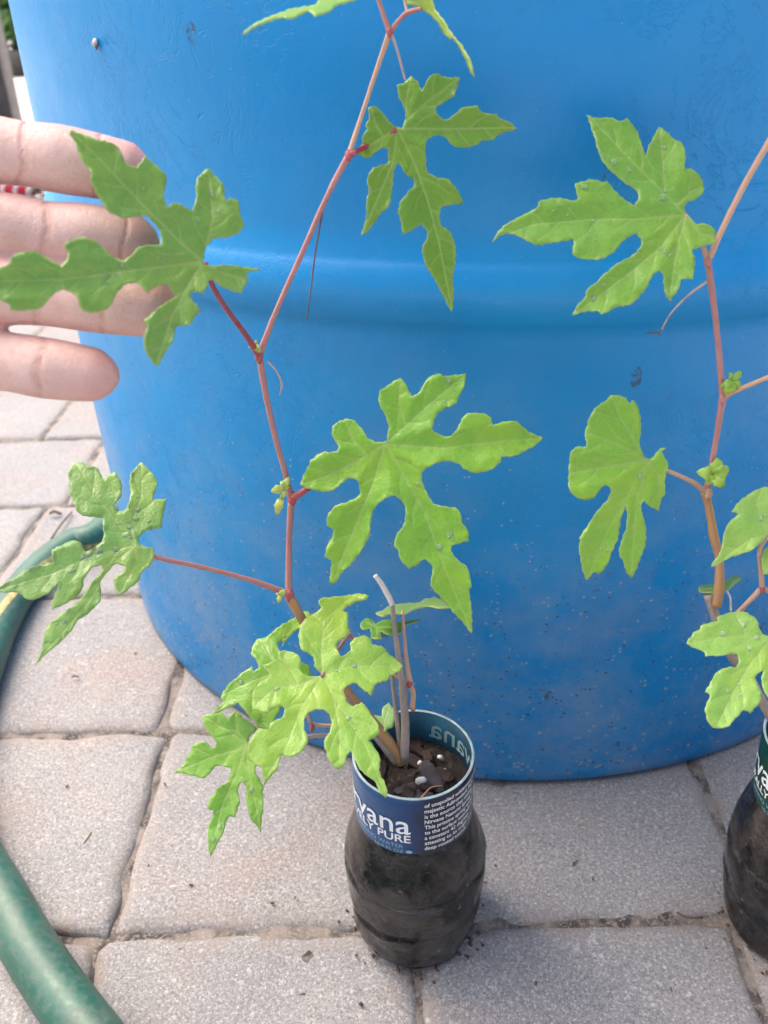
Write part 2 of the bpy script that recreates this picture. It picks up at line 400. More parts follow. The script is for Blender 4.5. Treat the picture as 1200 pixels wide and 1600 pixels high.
for (y0, y1, o0, pw) in rows:
    xl = -.55 - max(0, y0) * .45; xr = .5 if y0 < .7 else -.15
    k0 = math.floor((xl - o0) / pw); k1 = math.ceil((xr - o0) / pw)
    dp = y1 - y0
    for k in range(k0, k1):
        xa = o0 + k * pw; cx = xa + pw / 2; cy = (y0 + y1) / 2
        if math.hypot(cx - .0863, cy - .62) < .17: continue            # wholly under the drum
        me = paver_me(pw, dp, rp.randrange(4))
        ob = bpy.data.objects.new('paver', me); COL.objects.link(ob); ob.parent = PV; cnt += 1
        ob.location = (cx, cy, rp.uniform(-.0012, .0006)); ob.rotation_euler = (rp.uniform(-.008, .008), rp.uniform(-.008, .008), rp.uniform(-.012, .012))
# sand in the joints, lumpy
V, F = [], []; nx, ny = 150, 190
for j in range(ny + 1):
    for i in range(nx + 1):
        x = -.9 + 1.5 * i / nx; yy = -.35 + 1.7 * j / ny
        V.append(Vector((x, yy, -.0026 + .0022 * noise.noise(Vector((x * 60, yy * 60, 2))) + .0012 * noise.noise(Vector((x * 190, yy * 190, 5))))))
for j in range(ny):
    for i in range(nx): a = j * (nx + 1) + i; F.append((a, a + 1, a + nx + 2, a + nx + 1))
kind(part('joint_sand', V, F, M['sand'], PV, origin=(0, 0, 0)), 'stuff')
# larger pale slabs farther out
ys = [2.27, 3.2, 4.1, 4.92, 5.82, 7.1, 8.4]
for a, b in zip(ys[:-1], ys[1:]):
    for k in range(-3, 1):
        x0 = k * 1.6 - .3; e = .012
        z = .0
        V = [(x0+e, a+e, z), (x0+1.6-e, a+e, z), (x0+1.6-e, b-e, z), (x0+e, b-e, z)]
        V += [(p[0] - math.copysign(.008, p[0]-x0-.8) * -1, p[1], -.05) for p in V]
        part('slab', V, [(0, 1, 2, 3), (0, 4, 5, 1), (1, 5, 6, 2), (2, 6, 7, 3), (3, 7, 4, 0)], M['concrete'], PV, smooth=False)

# ================================================================== DRUM
DC = Vector((.0863, .6197, 0))
DR = thing('plastic_drum', 'large blue plastic drum with a raised ring and grit splashed low on it', 'drum', DC)
prof = [(.05, .004), (.272, .0), (.281, .0006), (.2833, .003), (.2842, .010)]
for z in np.linspace(.03, .255, 12): prof.append((.2845 + .0055 * min(1, z / .17), z))
for k in range(15):
    a = k / 14; prof.append((.290 + .0056 * math.sin(math.pi * a) ** .75, .2595 + .0275 * a))
for z in np.linspace(.30, .60, 8): prof.append((.290 + .0008 * math.sin((z - .3) * 10), z))
for k in range(11):
    a = k / 10; prof.append((.290 + .007 * math.sin(math.pi * a), .605 + .03 * a))
prof += [(.29, .66), (.29, .80), (.288, .83), (.292, .835), (.297, .845), (.297, .868), (.292, .876), (.285, .878), (.282, .870)]
V, F = lathe(prof, 160, DC)
part('body', V, F, M['drum'], DR, origin=DC)
V, F = lathe([(.284, .872), (.27, .866), (.10, .868), (.02, .868)], 96, DC, (False, True)); lid = part('lid', V, F, M['drum'], DR, origin=DC + Vector((0, 0, .866)))
for sx in (-1, 1):
    V, F = lathe([(.036, .866), (.036, .880), (.031, .884), (.012, .884)], 24, DC + Vector((sx * .17, 0, 0)), (False, True)); part('bung_cap', V, F, M['drum'], lid)

# ================================================================== GARDEN HOSE
HR = .0118
hp = [(.02, .99, HR), (-.055, .925, HR), (-.125, .85, HR), (-.180, .765, HR), (-.215, .69, HR)] + [tuple(gnd(x, y, HR)) for x, y in ((156, 832), (112, 850), (66, 884), (28, 930), (-2, 985), (-30, 1060), (-55, 1140), (-62, 1230), (-45, 1315), (0, 1398), (48, 1484), (100, 1562), (155, 1635), (235, 1735))] + [(.02, .10, HR), (.16, .04, HR), (.35, .02, HR)]
HO = thing('garden_hose', 'dark green garden hose with a worn yellow stripe curling over the pavers', 'hose', hp[0])
V, F = tube(hp, HR, 20, 8); part('tube', V, F, M['hose'], HO, origin=hp[0])
Q = catmull(hp, 8); V, F = [], []
for i, q in enumerate(Q):
    q = Vector(q); t = (Vector(Q[min(i+1, len(Q)-1)]) - Vector(Q[max(i-1, 0)])).normalized(); s = Vector((0, 0, 1)).cross(t).normalized()
    tw = .95 - .055 * (i - 56)
    for da in (-.22, -.07, .07, .22):
        an = tw + da; V.append(q + (s * math.sin(an) + Vector((0, 0, 1)) * math.cos(an)) * (HR + .00025))
for i in range(len(Q) - 1):
    for k in range(3): F.append((i*4+k, i*4+k+1, i*4+k+5, i*4+k+4))
part('stripe', V, F, M['stripe'], HO, origin=hp[0])

# ================================================================== LEAVES
def inside(poly, P):
    x, y = P[:, 0], P[:, 1]; c = np.zeros(len(P), bool); j = len(poly) - 1
    for i in range(len(poly)):
        xi, yi = poly[i]; xj, yj = poly[j]
        hit = ((yi > y) != (yj > y)) & (x < (xj - xi) * (y - yi) / ((yj - yi) or 1e-9) + xi); c ^= hit; j = i
    return c
def segdist(P, A, B):
    A = np.asarray(A, float); B = np.asarray(B, float); d = B - A; t = np.clip(((P - A) @ d) / max(d @ d, 1e-9), 0, 1)
    q = A + t[:, None] * d; return np.hypot(*(P - q).T)
def polydist(P, L, closed=False):
    out = np.full(len(P), 1e9); n = len(L)
    for i in range(n if closed else n - 1): out = np.minimum(out, segdist(P, L[i], L[(i + 1) % n]))
    return out
def refine(poly, step, seed, tooth=1.3):
    P = [np.array(p, float) for p in poly]; n = len(P); Q = []
    for i in range(n):
        a, b, c = P[i-1], P[i], P[(i+1) % n]; u = b - a; v = c - b
        tn = abs(math.atan2(u[0]*v[1]-u[1]*v[0], u @ v))
        if tn < 1.15: Q += [b - u * .22, b + v * .22]
        else: Q.append(b)
    out = []; rs = random.Random(seed); n = len(Q); area = sum(Q[i][0]*Q[(i+1)%n][1]-Q[(i+1)%n][0]*Q[i][1] for i in range(n)); sg = 1 if area > 0 else -1
    ph = 0
    for i in range(n):
        a, b = Q[i], Q[(i+1) % n]; L = np.hypot(*(b - a)); k = max(1, int(L / step)); nn = np.array([(b-a)[1], -(b-a)[0]]) / max(L, 1e-6) * sg
        for j in range(k):
            ph += L / k; tt = (ph % 13) / 13
            out.append(a + (b - a) * j / k + nn * (tooth * 1.5 * (tt - .4) + rs.uniform(-.4, .4)))
    return [tuple(p) for p in out]

def tr(x0, y0, s, pts): return [(x0 + x / s, y0 + y / s) for x, y in pts]
LEAF = {}
def make_leaf(parent, poly, centre, veins, d0, g, curl=0.0, col=(.1, .27, .035), label=None, cup=0.0, drops=0, seed=1, pitch=4.5, name='leaf', fold=0.0, tooth=1.3):
    """leaf traced as an outline on its own tilted, curling surface. g: depth change (m per pixel) along photo x and y"""
    poly = refine(poly, 4.0, seed, tooth); PA = np.array(poly)
    c = np.array(centre, float)
    L2 = []   # side veins
    rs = random.Random(seed)
    for vn in veins:
        Q = [np.array(p, float) for p in vn]; acc = 0; side = 1; nxt = 26
        for a, b in zip(Q[:-1], Q[1:]):
            L = np.hypot(*(b - a)); u = (b - a) / max(L, 1e-6); s = 0
            while acc + (L - s) >= nxt:
                s += nxt - acc; acc = 0; nxt = rs.uniform(20, 32)
                p = a + u * s; side = -side; an = side * rs.uniform(.65, .95)
                w_ = np.array([u[0]*math.cos(an)-u[1]*math.sin(an), u[0]*math.sin(an)+u[1]*math.cos(an)]); ln = rs.uniform(26, 46)
                w2 = p + w_ * ln * .6; w3 = w2 + (w_ * .8 + u * .45) * ln * .5
                L2.append([p, w2, w3])
            acc += L - s
    x0, y0 = PA.min(0); x1, y1 = PA.max(0); rows_ = []
    yy = y0; odd = 0
    while yy < y1:
        xs = np.arange(x0 + (pitch / 2 if odd else 0), x1, pitch); rows_.append(np.stack([xs, np.full_like(xs, yy)], -1)); yy += pitch * .87; odd ^= 1
    G = np.concatenate(rows_); G += rng.uniform(-.5, .5, G.shape)
    VP = []
    for vn in [[centre] + list(v) if tuple(v[0]) != tuple(centre) else v for v in veins] + L2:
        for a, b in zip(vn[:-1], vn[1:]):
            a = np.array(a, float); b = np.array(b, float); L = np.hypot(*(b - a)); k = max(1, int(L / 3.2)); nn = np.array([-(b-a)[1], (b-a)[0]]) / max(L, 1e-6)
            for j in range(k):
                q = a + (b - a) * (j / k)
                for o in (-2.4, 0, 2.4): VP.append(q + nn * o)
    VP = np.array(VP) if VP else np.zeros((0, 2))
    allv = veins + L2
    if len(VP):
        near = np.full(len(G), 1e9)
        for vn in allv: near = np.minimum(near, polydist(G, vn))
        G = np.concatenate([G[near > 3.4], VP])
    G = G[inside(poly, G)]; G = G[polydist(G, poly, True) > 1.6]
    pts = [Vector((float(a), float(b))) for a, b in PA] + [Vector((float(a), float(b))) for a, b in G]
    n = len(PA)
    vo, eo, fo, *_ = delaunay_2d_cdt(pts, [(i, (i + 1) % n) for i in range(n)], [], 1, 1e-4)
    P = np.array([(v.x, v.y) for v in vo])
    # keep only triangles inside the outline
    cen = np.array([P[list(f)].mean(0) for f in fo]); keep = inside(poly, cen); fo = [tuple(f) for f, k in zip(fo, keep) if k]
    used = sorted({i for f in fo for i in f}); mp = {k: i for i, k in enumerate(used)}; P = P[used]; fo = [tuple(mp[i] for i in f) for f in fo]
    dm = np.full(len(P), 1e9); ds = np.full(len(P), 1e9)
    for vn in veins: dm = np.minimum(dm, polydist(P, vn))
    for vn in L2: ds = np.minimum(ds, polydist(P, vn))
    de = polydist(P, poly, True); rad = np.hypot(*(P - c).T); rmax = rad.max()
    taper = 1 - .6 * rad / rmax
    vein = np.maximum(np.clip(1 - dm / (1.2 + 1.9 * taper), 0, 1), .55 * np.clip(1 - ds / 2.2, 0, 1))
    edge = np.clip(1 - de / 2.6, 0, 1)
    t = P - c
    dep = d0 + g[0] * t[:, 0] + g[1] * t[:, 1] + curl * (rad / rmax) ** 2
    dep = dep + cup * (np.clip(dm, 0, 26) / 26) ** 1.3 * .001 * -1        # blades bulge towards the viewer between main veins
    dep = dep - .00022 * np.sqrt(np.clip(ds, 0, 9) / 9)
    for i, (px_, py_) in enumerate(P):
        dep[i] += .0009 * noise.noise(Vector((px_ / 42, py_ / 42, seed * 2.3))) + .0003 * noise.noise(Vector((px_ / 15, py_ / 15, seed * 1.3)))
        dep[i] += .0012 * edge[i] * noise.noise(Vector((px_ / 22, py_ / 22, seed + 40)))
    V = [pix(a, b, d) for (a, b), d in zip(P, dep)]
    # wind faces so that the upper side looks at the camera
    v0, v1, v2 = (V[i] for i in fo[0])
    if (v1 - v0).cross(v2 - v0).dot(CAM - v0) < 0: fo = [f[::-1] for f in fo]
    o = part(name, V, fo, M['leaf'], parent, origin=pix(c[0], c[1], d0))
    for nm, arr in (('vein', vein), ('edge', edge)):
        at = o.data.attributes.new(nm, 'FLOAT', 'POINT'); at.data.foreach_set('value', arr.astype(np.float32))
    o.color = (min(.3, col[0] * 2.3), min(.55, col[1] * 1.75), col[2] * 1.8, 1)
    if label: o['label'] = label
    sm = o.modifiers.new('thickness', 'SOLIDIFY'); sm.thickness = .00035; sm.offset = -1
    LEAF[seed] = (P, dep)
    if drops:
        dv, df = [], []; rs2 = random.Random(seed * 5)
        ok = np.where(de > 6)[0]; cl = [ok[rs2.randrange(len(ok))] for _ in range(max(2, drops // 6))]
        for k in range(drops):
            if rs2.random() < .65:
                ci = cl[rs2.randrange(len(cl))]; dd = np.hypot(*(P[ok] - P[ci]).T); i = ok[rs2.choice(np.argsort(dd)[:160])]
            else: i = ok[rs2.randrange(len(ok))]
            q = V[i]; nrm = (CAM - q).normalized(); nrm = (nrm + UP * .25).normalized(); s = nrm.orthogonal().normalized(); s2 = nrm.cross(s); r = rs2.choice((.0003, .0004, .0005, .0007, .0011))
            b = len(dv); lat = [(1.0, -.05), (.9, .12), (.66, .22), (.34, .28)]; el = rs2.uniform(.8, 1.5)
            for rr_, hh in lat:
                for m_ in range(10): a_ = m_ * math.pi / 5; dv.append(q + (s * math.cos(a_) * el + s2 * math.sin(a_)) * r * rr_ + nrm * r * hh)
            dv.append(q + nrm * r * .3)
            for j in range(3):
                for m_ in range(10): df.append((b+j*10+m_, b+j*10+(m_+1) % 10, b+(j+1)*10+(m_+1) % 10, b+(j+1)*10+m_))
            for m_ in range(10): df.append((b+30+m_, b+30+(m_+1) % 10, b+40))
        kind(part('water_droplets', dv, df, M['water'], o), 'stuff')
    return o

def stem(parent, pts, rad, mat, name='stem', sides=10, label=None, wob=.12):
    if mat in ('stem', 'node', 'tan', 'dead', 'pale'): rad = [r_ * .84 for r_ in rad]
    V, F = tube([pix(*p) for p in pts], rad, sides, 6, wob=wob); o = part(name, V, F, M[mat], parent, origin=pix(*pts[0]))
    if label: o['label'] = label
    return o
def knot(parent, p, r, mat='node', sq=(1, 1.6)):
    c = pix(*p); V, F = [], []; r *= .72
    bm = bmesh.new(); bmesh.ops.create_icosphere(bm, subdivisions=2, radius=1)
    for v in bm.verts:
        k = 1 + .28 * noise.noise(v.co * 2.1 + c * 90)
        V.append(c + (RT * v.co.x * sq[0] + UP * v.co.y * sq[1] + FW * v.co.z) * r * k)
    for f in bm.faces: F.append(tuple(v.index for v in f.verts))
    bm.free(); return part('node', V, F, M[mat], parent, origin=c)
def bud(parent, p, size, seed, col=(.26, .40, .07), n=4, ang0=None):
    """a tuft of tiny unfolding leaflets, one mesh"""
    rs = random.Random(seed); c = pix(*p); V, F = [], []
    for k in range(n):
        an = (ang0 if ang0 is not None else rs.uniform(0, 6.28)) + k * 6.283 / n + rs.uniform(-.4, .4); L = size * rs.uniform(.45, 1.15); wd = L * rs.uniform(.22, .42)
        d = RT * math.cos(an) + UP * math.sin(an); s = -RT * math.sin(an) + UP * math.cos(an); up = -FW
        b = len(V); m_ = 7
        for i in range(m_):
            t = i / (m_ - 1); ww = wd * math.sin(math.pi * min(.97, t * .85 + .12)) * (1 + .25 * (i % 2)); lift = up * (L * .25 * math.sin(t * 3) + L * rs.uniform(-.05, .05))
            q = c + d * L * t + lift
            V += [q - s * ww + up * ww * .35, q, q + s * ww + up * ww * .35]
        for i in range(m_ - 1):
            for j in range(2): F.append((b+i*3+j, b+i*3+j+1, b+i*3+j+4, b+i*3+j+3))
    o = part('bud_leaflets', V, F, M['leaf'], parent, origin=c); o.color = (*(min(.6, c_ * 1.5) for c_ in col), 1)
    for nm in ('vein', 'edge'):
        at = o.data.attributes.new(nm, 'FLOAT', 'POINT')
    s_ = o.modifiers.new('thickness', 'SOLIDIFY'); s_.thickness = .0003
    return o

# ---------------------------------------------------------------- vine in the blue-label bottle
B1 = Vector((.0095, .2570, 0)); B2 = Vector((.1815, .2500, 0))
SOIL = .096
V1 = thing('potted_vine', 'trailing vine with lobed leaves rooted in the blue labelled bottle', 'vine', (B1.x - .002, B1.y - .008, SOIL), 'vine cuttings in bottles')
stem(V1, [(628, 1192, .347), (600, 1150, .343), (545, 1085, .335), (500, 1015, .326), (472, 968, .320), (452, 932, .316)], [.0026, .0024, .0022, .0020, .0018, .0018], 'cane', 'cane')
stem(V1, [(452, 934, .316), (451, 900, .315), (452, 840, .311), (455, 782, .307)], [.00175, .0014, .0013, .0015], 'stem')
stem(V1, [(455, 782, .307), (446, 740, .304), (432, 690, .300), (417, 625, .295), (405, 556, .290)], [.0015, .0012, .0012, .0012, .0014], 'stem')
stem(V1, [(405, 556, .290), (430, 490, .286), (470, 400, .281), (512, 305, .276), (545, 242, .272)], [.0014, .00105, .00105, .00105, .0013], 'stem')
stem(V1, [(545, 242, .272), (562, 190, .270), (585, 120, .266), (609, 50, .262)], [.0011, .00085, .00085, .0011], 'tan')
stem(V1, [(609, 50, .262), (600, 25, .261), (590, -5, .260), (575, -60, .258)], [.0011, .0009, .0008, .0008], 'stem')
for p, r in (((452, 930, .3155), .0024), ((457, 779, .3065), .0023), ((405, 557, .2895), .0020), ((545, 243, .2715), .0017), ((609, 50, .2615), .0014)): knot(V1, p, r)
# petioles
stem(V1, [(405, 556, .290), (385, 525, .281), (352, 480, .262), (330, 442, .243), (321, 410, .2385)], [.0014, .0011, .0010, .0009, .0008], 'node', 'petiole')
stem(V1, [(450, 930, .3155), (430, 920, .313), (380, 903, .307), (310, 885, .298), (245, 871, .292), (212, 853, .291)], [.0016, .0014, .0011, .0010, .0010, .0009], 'stem', 'petiole')
stem(V1, [(457, 779, .3065), (474, 768, .303), (510, 745, .306), (560, 712, .306), (600, 694, .301)], [.0016, .0014, .001, .001, .0009], 'node', 'petiole')
stem(V1, [(546, 243, .2715), (556, 237, .272), (585, 222, .279), (620, 203, .2765)], [.0013, .0011, .001, .0008], 'node', 'petiole')
stem(V1, [(609, 50, .262), (625, 30, .262), (637, 20, .261), (660, 13, .259)], [.001, .0008, .0009, .0007], 'stem', 'petiole')
stem(V1, [(637, 20, .261), (633, 5, .261), (628, -30, .260)], [.0006, .0005, .0005], 'tan', 'petiole')
stem(V1, [(575, -60, .258), (565, -50, .255), (548, -25, .252)], [.0007, .0006, .0006], 'stem', 'petiole')
stem(V1, [(611, 52, .262), (621, 80, .263), (633, 125, .266)], [.0005, .0004, .0003], 'tendril2', 'tendril', 6)
stem(V1, [(505, 325, .277), (492, 400, .283), (486, 450, .286), (479, 500, .290)], [.0003, .0003, .00025, .0002], 'tendril', 'tendril', 6)
stem(V1, [(418, 565, .291), (432, 580, .293), (440, 600, .295), (437, 618, .296)], [.0004, .0003, .0004, .0002], 'tendril2', 'tendril', 6)
bud(V1, (444, 762, .303), .0042, 1, (.30, .42, .12), 5); bud(V1, (440, 778, .303), .0055, 2, (.30, .44, .12), 2, -2.2)
bud(V1, (438, 930, .311), .0034, 3, (.30, .43, .12), 3, -1.6); bud(V1, (398, 540, .287), .0034, 4, (.24, .34, .10), 3, 1.4)
# dry twigs standing in the pot
stem(V1, [(632, 1190, .345), (633, 1120, .340), (626, 1050, .334), (617, 985, .329), (613, 945, .326)], [.0023, .0020, .0015, .0012, .0011], 'dead', 'twig', label='grey dry twig with a bleached bent tip')
stem(V1, [(613, 945, .326), (606, 930, .325), (596, 912, .324), (586, 899, .323)], [.0013, .0013, .0012, .0010], 'pale', 'twig')
stem(V1, [(626, 1175, .346), (620, 1120, .342), (614, 1070, .339), (611, 1035, .337)], [.0013, .0012, .0009, .0007], 'dead', 'twig')
stem(V1, [(618, 1192, .346), (590, 1155, .342), (558, 1115, .337), (543, 1088, .333)], [.0016, .0015, .0013, .0009], 'dead', 'twig')
stem(V1, [(644, 1108, .341), (646, 1085, .340), (641, 1068, .338), (634, 1020, .335), (629, 955, .331)], [.0014, .0012, .0014, .0009, .0007], 'tan', 'twig')
stem(V1, [(641, 1070, .338), (630, 1062, .338), (612, 1052, .338)], [.0011, .001, .0009], 'tan', 'twig')
knot(V1, (640, 1068, .3375), .0017); knot(V1, (645, 1107, .341), .0014)
stem(V1, [(560, 1132, .345), (520, 1134, .342), (487, 1130, .338), (480, 1110, .330)], [.0010, .0009, .0009, .0006], 'tan', 'petiole'); knot(V1, (488, 1138, .336), .0014)
stem(V1, [(575, 1142, .346), (530, 1148, .343), (490, 1150, .338), (440, 1160, .322), (390, 1163, .309)], [.0010, .0009, .0009, .0009, .0007], 'tan', 'petiole')
stem(V1, [(552, 1000, .333), (545, 992, .332), (525, 1020, .318), (503, 1056, .303)], [.0009, .0009, .0008, .0007], 'stem', 'petiole')

mid = (.085, .25, .03); bright = (.125, .30, .042); dull = (.085, .225, .045)
# leaf lying on the fingers
D_ = [(905,712),(920,640),(955,605),(1035,600),(1075,575),(1092,540),(1072,500),(1068,445),(1040,425),(1005,440),(1000,370),(965,330),(930,293),(900,312),(875,360),(880,430),(862,485),(830,470),(785,445),(745,465),(735,440),(728,410),(745,365),(742,320),(700,285),(650,242),(615,292),(575,280),(555,260),(540,220),(510,185),(450,172),(395,150),(310,122),(330,170),(355,225),(375,270),(415,320),(405,350),(425,395),(465,460),(490,490),(540,512),(610,508),(660,505),(700,545),(717,590),(720,632),(680,640),(612,645),(600,675),(545,710),(490,680),(445,630),(385,600),(340,605),(292,635),(305,690),(275,728),(225,705),(165,665),(100,665),(52,690),(45,720),(0,740),(-45,765),(-85,800),(-50,850),(0,885),(40,900),(45,930),(130,930),(190,915),(225,865),(275,830),(320,840),(345,870),(360,925),(420,938),(490,920),(520,850),(560,808),(620,800),(655,845),(700,820),(750,812),(770,850),(790,860),(750,890),(700,925),(640,975),(660,1000),(640,1060),(655,1120),(700,1178),(725,1140),(770,1065),(785,1000),(850,990),(870,955),(898,930),(870,895),(845,860),(860,845),(910,850),(935,790),(960,795),(1000,825),(1040,840),(1075,852),(1095,810),(1110,790),(1100,760),(1165,745),(1100,735),(1010,725),(950,735)]
T = lambda p: tr(0, 160, 2.857, p)
make_leaf(V1, T(D_), T([(905,712)])[0], [T(v) for v in ([(905,712),(950,520),(932,320)],[(905,712),(800,620),(600,420),(450,260),(320,130)],[(905,712),(550,755),(300,790),(-80,802)],[(905,712),(830,830),(770,950),(700,1165)],[(905,712),(1000,765),(1090,790)])], .238, (.0001, -.00002), -.002, dull, 'leaf laid over the fingers of the hand', 1.2, 16, 11)
# upper leaf against the drum
C_ = [(655,525),(640,515),(615,480),(595,455),(570,443),(548,448),(555,490),(537,515),(545,540),(522,570),(525,595),(497,638),(520,652),(555,657),(585,625),(610,612),(630,620),(630,680),(590,690),(565,700),(540,745),(555,785),(540,830),(545,880),(520,982),(560,950),(600,890),(635,855),(648,790),(652,710),(670,680),(690,690),(705,735),(735,740),(742,765),(720,800),(680,840),(670,880),(685,920),(690,975),(720,965),(765,935),(797,960),(795,1000),(772,1040),(785,1090),(795,1120),(830,1170),(860,1230),(897,1302),(905,1250),(900,1150),(912,1080),(905,1000),(885,960),(850,940),(840,900),(850,860),(890,850),(945,850),(930,810),(900,770),(880,742),(830,740),(790,715),(785,650),(787,590),(800,570),(840,562),(870,570),(900,610),(950,617),(1010,600),(1015,585),(1065,585),(1080,565),(1168,535),(1140,510),(1090,495),(1080,475),(1020,470),(1005,440),(940,445),(920,470),(880,505),(850,495),(828,465),(830,440),(900,405),(905,395),(932,320),(860,322),(835,305),(805,320),(772,375),(755,345),(725,315),(700,345),(670,355),(672,400),(690,430),(705,470),(700,510),(685,535)]
T = lambda p: tr(370, 0, 2.667, p)
make_leaf(V1, T(C_), T([(668,535)])[0], [T(v) for v in ([(668,535),(730,480),(800,420),(920,330)],[(715,492),(705,430),(722,330)],[(668,535),(880,538),(1160,532)],[(668,535),(740,680),(790,820),(840,1000),(897,1295)],[(668,535),(650,680),(590,820),(524,970)],[(668,535),(610,570),(565,600),(505,638)],[(610,570),(575,510),(560,455)])], .2765, (.00002, .00003), .004, (.075, .215, .022), None, 1.2, 0, 12)
# big leaf in the middle
E_ = [(440,385),(435,370),(445,330),(430,270),(400,225),(392,185),(405,145),(430,135),(460,110),(495,92),(520,120),(550,178),(585,160),(605,120),(640,80),(680,70),(700,85),(740,78),(808,70),(800,120),(770,190),(760,210),(700,235),(660,270),(645,335),(680,360),(730,370),(760,340),(790,270),(820,255),(880,255),(920,270),(932,312),(980,295),(1040,292),(1060,315),(1110,350),(1168,372),(1140,400),(1090,425),(1050,455),(970,460),(968,490),(920,525),(850,540),(800,520),(770,490),(710,478),(650,495),(597,528),(600,580),(620,640),(660,690),(720,697),(760,700),(785,740),(780,765),(815,800),(818,855),(735,878),(732,905),(770,950),(810,975),(820,1010),(832,1065),(818,1090),(828,1160),(835,1250),(830,1290),(800,1250),(740,1180),(690,1120),(640,1075),(645,1020),(648,970),(610,940),(575,970),(540,985),(500,945),(485,895),(465,875),(475,830),(515,780),(525,720),(515,680),(480,645),(445,640),(400,670),(368,710),(355,780),(345,850),(310,905),(270,960),(220,1000),(195,1055),(165,1050),(175,945),(145,930),(150,880),(185,820),(180,800),(150,785),(155,735),(190,690),(270,665),(305,645),(310,600),(300,570),(260,557),(220,580),(190,615),(140,625),(80,615),(28,595),(45,540),(70,500),(75,475),(130,437),(195,440),(210,415),(180,375),(175,325),(205,295),(250,280),(290,295),(320,340),(350,380),(390,395)]
T = lambda p: tr(460, 560, 3.0, p)
make_leaf(V1, T(E_), T([(425,400)])[0], [T(v) for v in ([(425,400),(560,280),(660,190),(800,80)],[(520,315),(490,220),(495,105)],[(425,400),(700,420),(930,390),(1160,375)],[(425,400),(520,560),(610,720),(700,980),(828,1280)],[(425,400),(370,580),(280,800),(180,1040)],[(425,400),(310,470),(180,540),(40,590)],[(340,452),(270,380),(240,290)])], .301, (.00001, -.00002), .006, (.10, .285, .028), None, 1.5, 14, 13)
# leaf at the left over the hose
F_ = [(520,355),(518,330),(560,305),(605,300),(610,260),(625,190),(570,195),(590,140),(585,110),(530,52),(495,90),(485,130),(490,190),(470,235),(440,240),(425,215),(455,180),(458,130),(430,88),(385,115),(365,72),(330,65),(290,50),(255,75),(260,160),(275,205),(300,250),(345,258),(385,260),(390,310),(388,345),(350,380),(318,388),(300,350),(270,345),(240,360),(195,380),(200,430),(170,435),(100,455),(50,490),(0,520),(-14,535),(40,540),(70,540),(95,565),(130,568),(175,550),(215,505),(222,515),(195,570),(197,605),(235,588),(286,560),(312,525),(318,480),(345,442),(383,440),(380,460),(350,500),(324,533),(300,566),(270,595),(225,625),(190,650),(165,690),(160,740),(137,808),(175,770),(215,735),(260,695),(290,640),(325,630),(370,580),(380,540),(375,500),(400,465),(430,430),(470,440),(460,465),(425,485),(430,520),(450,553),(475,535),(520,500),(530,460),(575,430),(575,375),(540,370)]
T = lambda p: tr(0, 700, 2.4, p)
make_leaf(V1, T(F_), T([(505,365)])[0], [T(v) for v in ([(505,365),(420,260),(340,150),(285,60)],[(505,365),(490,290),(530,180),(530,60)],[(505,365),(350,400),(200,470),(-5,532)],[(505,365),(420,440),(330,580),(140,800)],[(505,365),(510,430),(450,545)])], .290, (.00006, -.00012), .003, (.10, .26, .07), 'wet leaf spread over the garden hose', .5, 40, 14)
# leaves low down over the pot
r1 = lambda p: tr(330, 910, 3.75, p); r3 = lambda p: tr(380, 1020, 4.615, p); r2 = lambda p: tr(260, 1080, 5.4545, p)
G1 = r1([(655,548),(610,500),(605,440),(570,415),(525,400),(515,350),(508,300),(530,240),(560,205),(610,180),(645,150),(630,115),(645,90),(740,85),(830,68),(900,68),(925,80),(900,100),(840,120),(790,145),(770,168),(800,175),(805,265),(815,285),(790,320),(740,350),(735,395),(760,435),(800,420),(820,385),(815,350),(850,320),(910,310),(940,340),(945,365),(1010,375),(1040,415),(1080,450),(1125,490),(1095,520),(1050,545),(1040,570),(960,595),(945,660),(890,625),(840,585),(800,600)]) + \
     r3([(722,265),(728,310),(768,382),(800,385),(850,355),(880,380),(910,430),(950,480),(985,560),(975,590),(915,630),(950,690),(990,750),(980,865),(1020,930),(1040,1010),(1030,1045),(1000,1025),(975,980),(960,925),(890,885),(830,820),(800,745),(775,705),(750,740),(735,800),(690,840),(650,820),(615,775),(600,705),(585,690),(590,620),(630,560),(640,490),(620,430),(570,405),(510,410),(455,440),(435,490),(430,540),(465,600),(460,650),(430,700),(370,745),(300,750),(280,735),(265,780),(240,840),(190,905),(160,950)]) + \
     r2([(822,760),(828,700),(800,635),(745,605),(705,560),(700,450),(740,370),(790,310),(835,325),(868,330),(900,262),(960,235),(1005,205),(1010,140),(970,125),(920,140),(880,178),(800,180),(735,165),(728,120)]) + \
     r1([(245,640),(280,590),(325,562),(345,540),(305,485),(340,470),(400,445),(395,412),(430,398),(480,408),(518,430),(530,480),(512,505),(530,535),(570,550),(610,548)])
make_leaf(V1, G1, (503, 1056), [[(503,1056),(502,1010),(505,970),(545,935)],[(503,1056),(550,1040),(590,1040),(627,1041)],[(503,1056),(530,1105),(570,1165),(603,1243)],[(503,1056),(470,1105),(450,1160),(415,1215)],[(503,1056),(465,1070),(430,1075),(400,1100)],[(520,1088),(530,1140),(530,1195)],[(505,985),(520,965)],[(465,1068),(450,1040),(442,1020)]], .3035, (.00002, -.00014), .004, bright, 'bright yellow green leaf drooping over the bottle rim', .9, 14, 15)
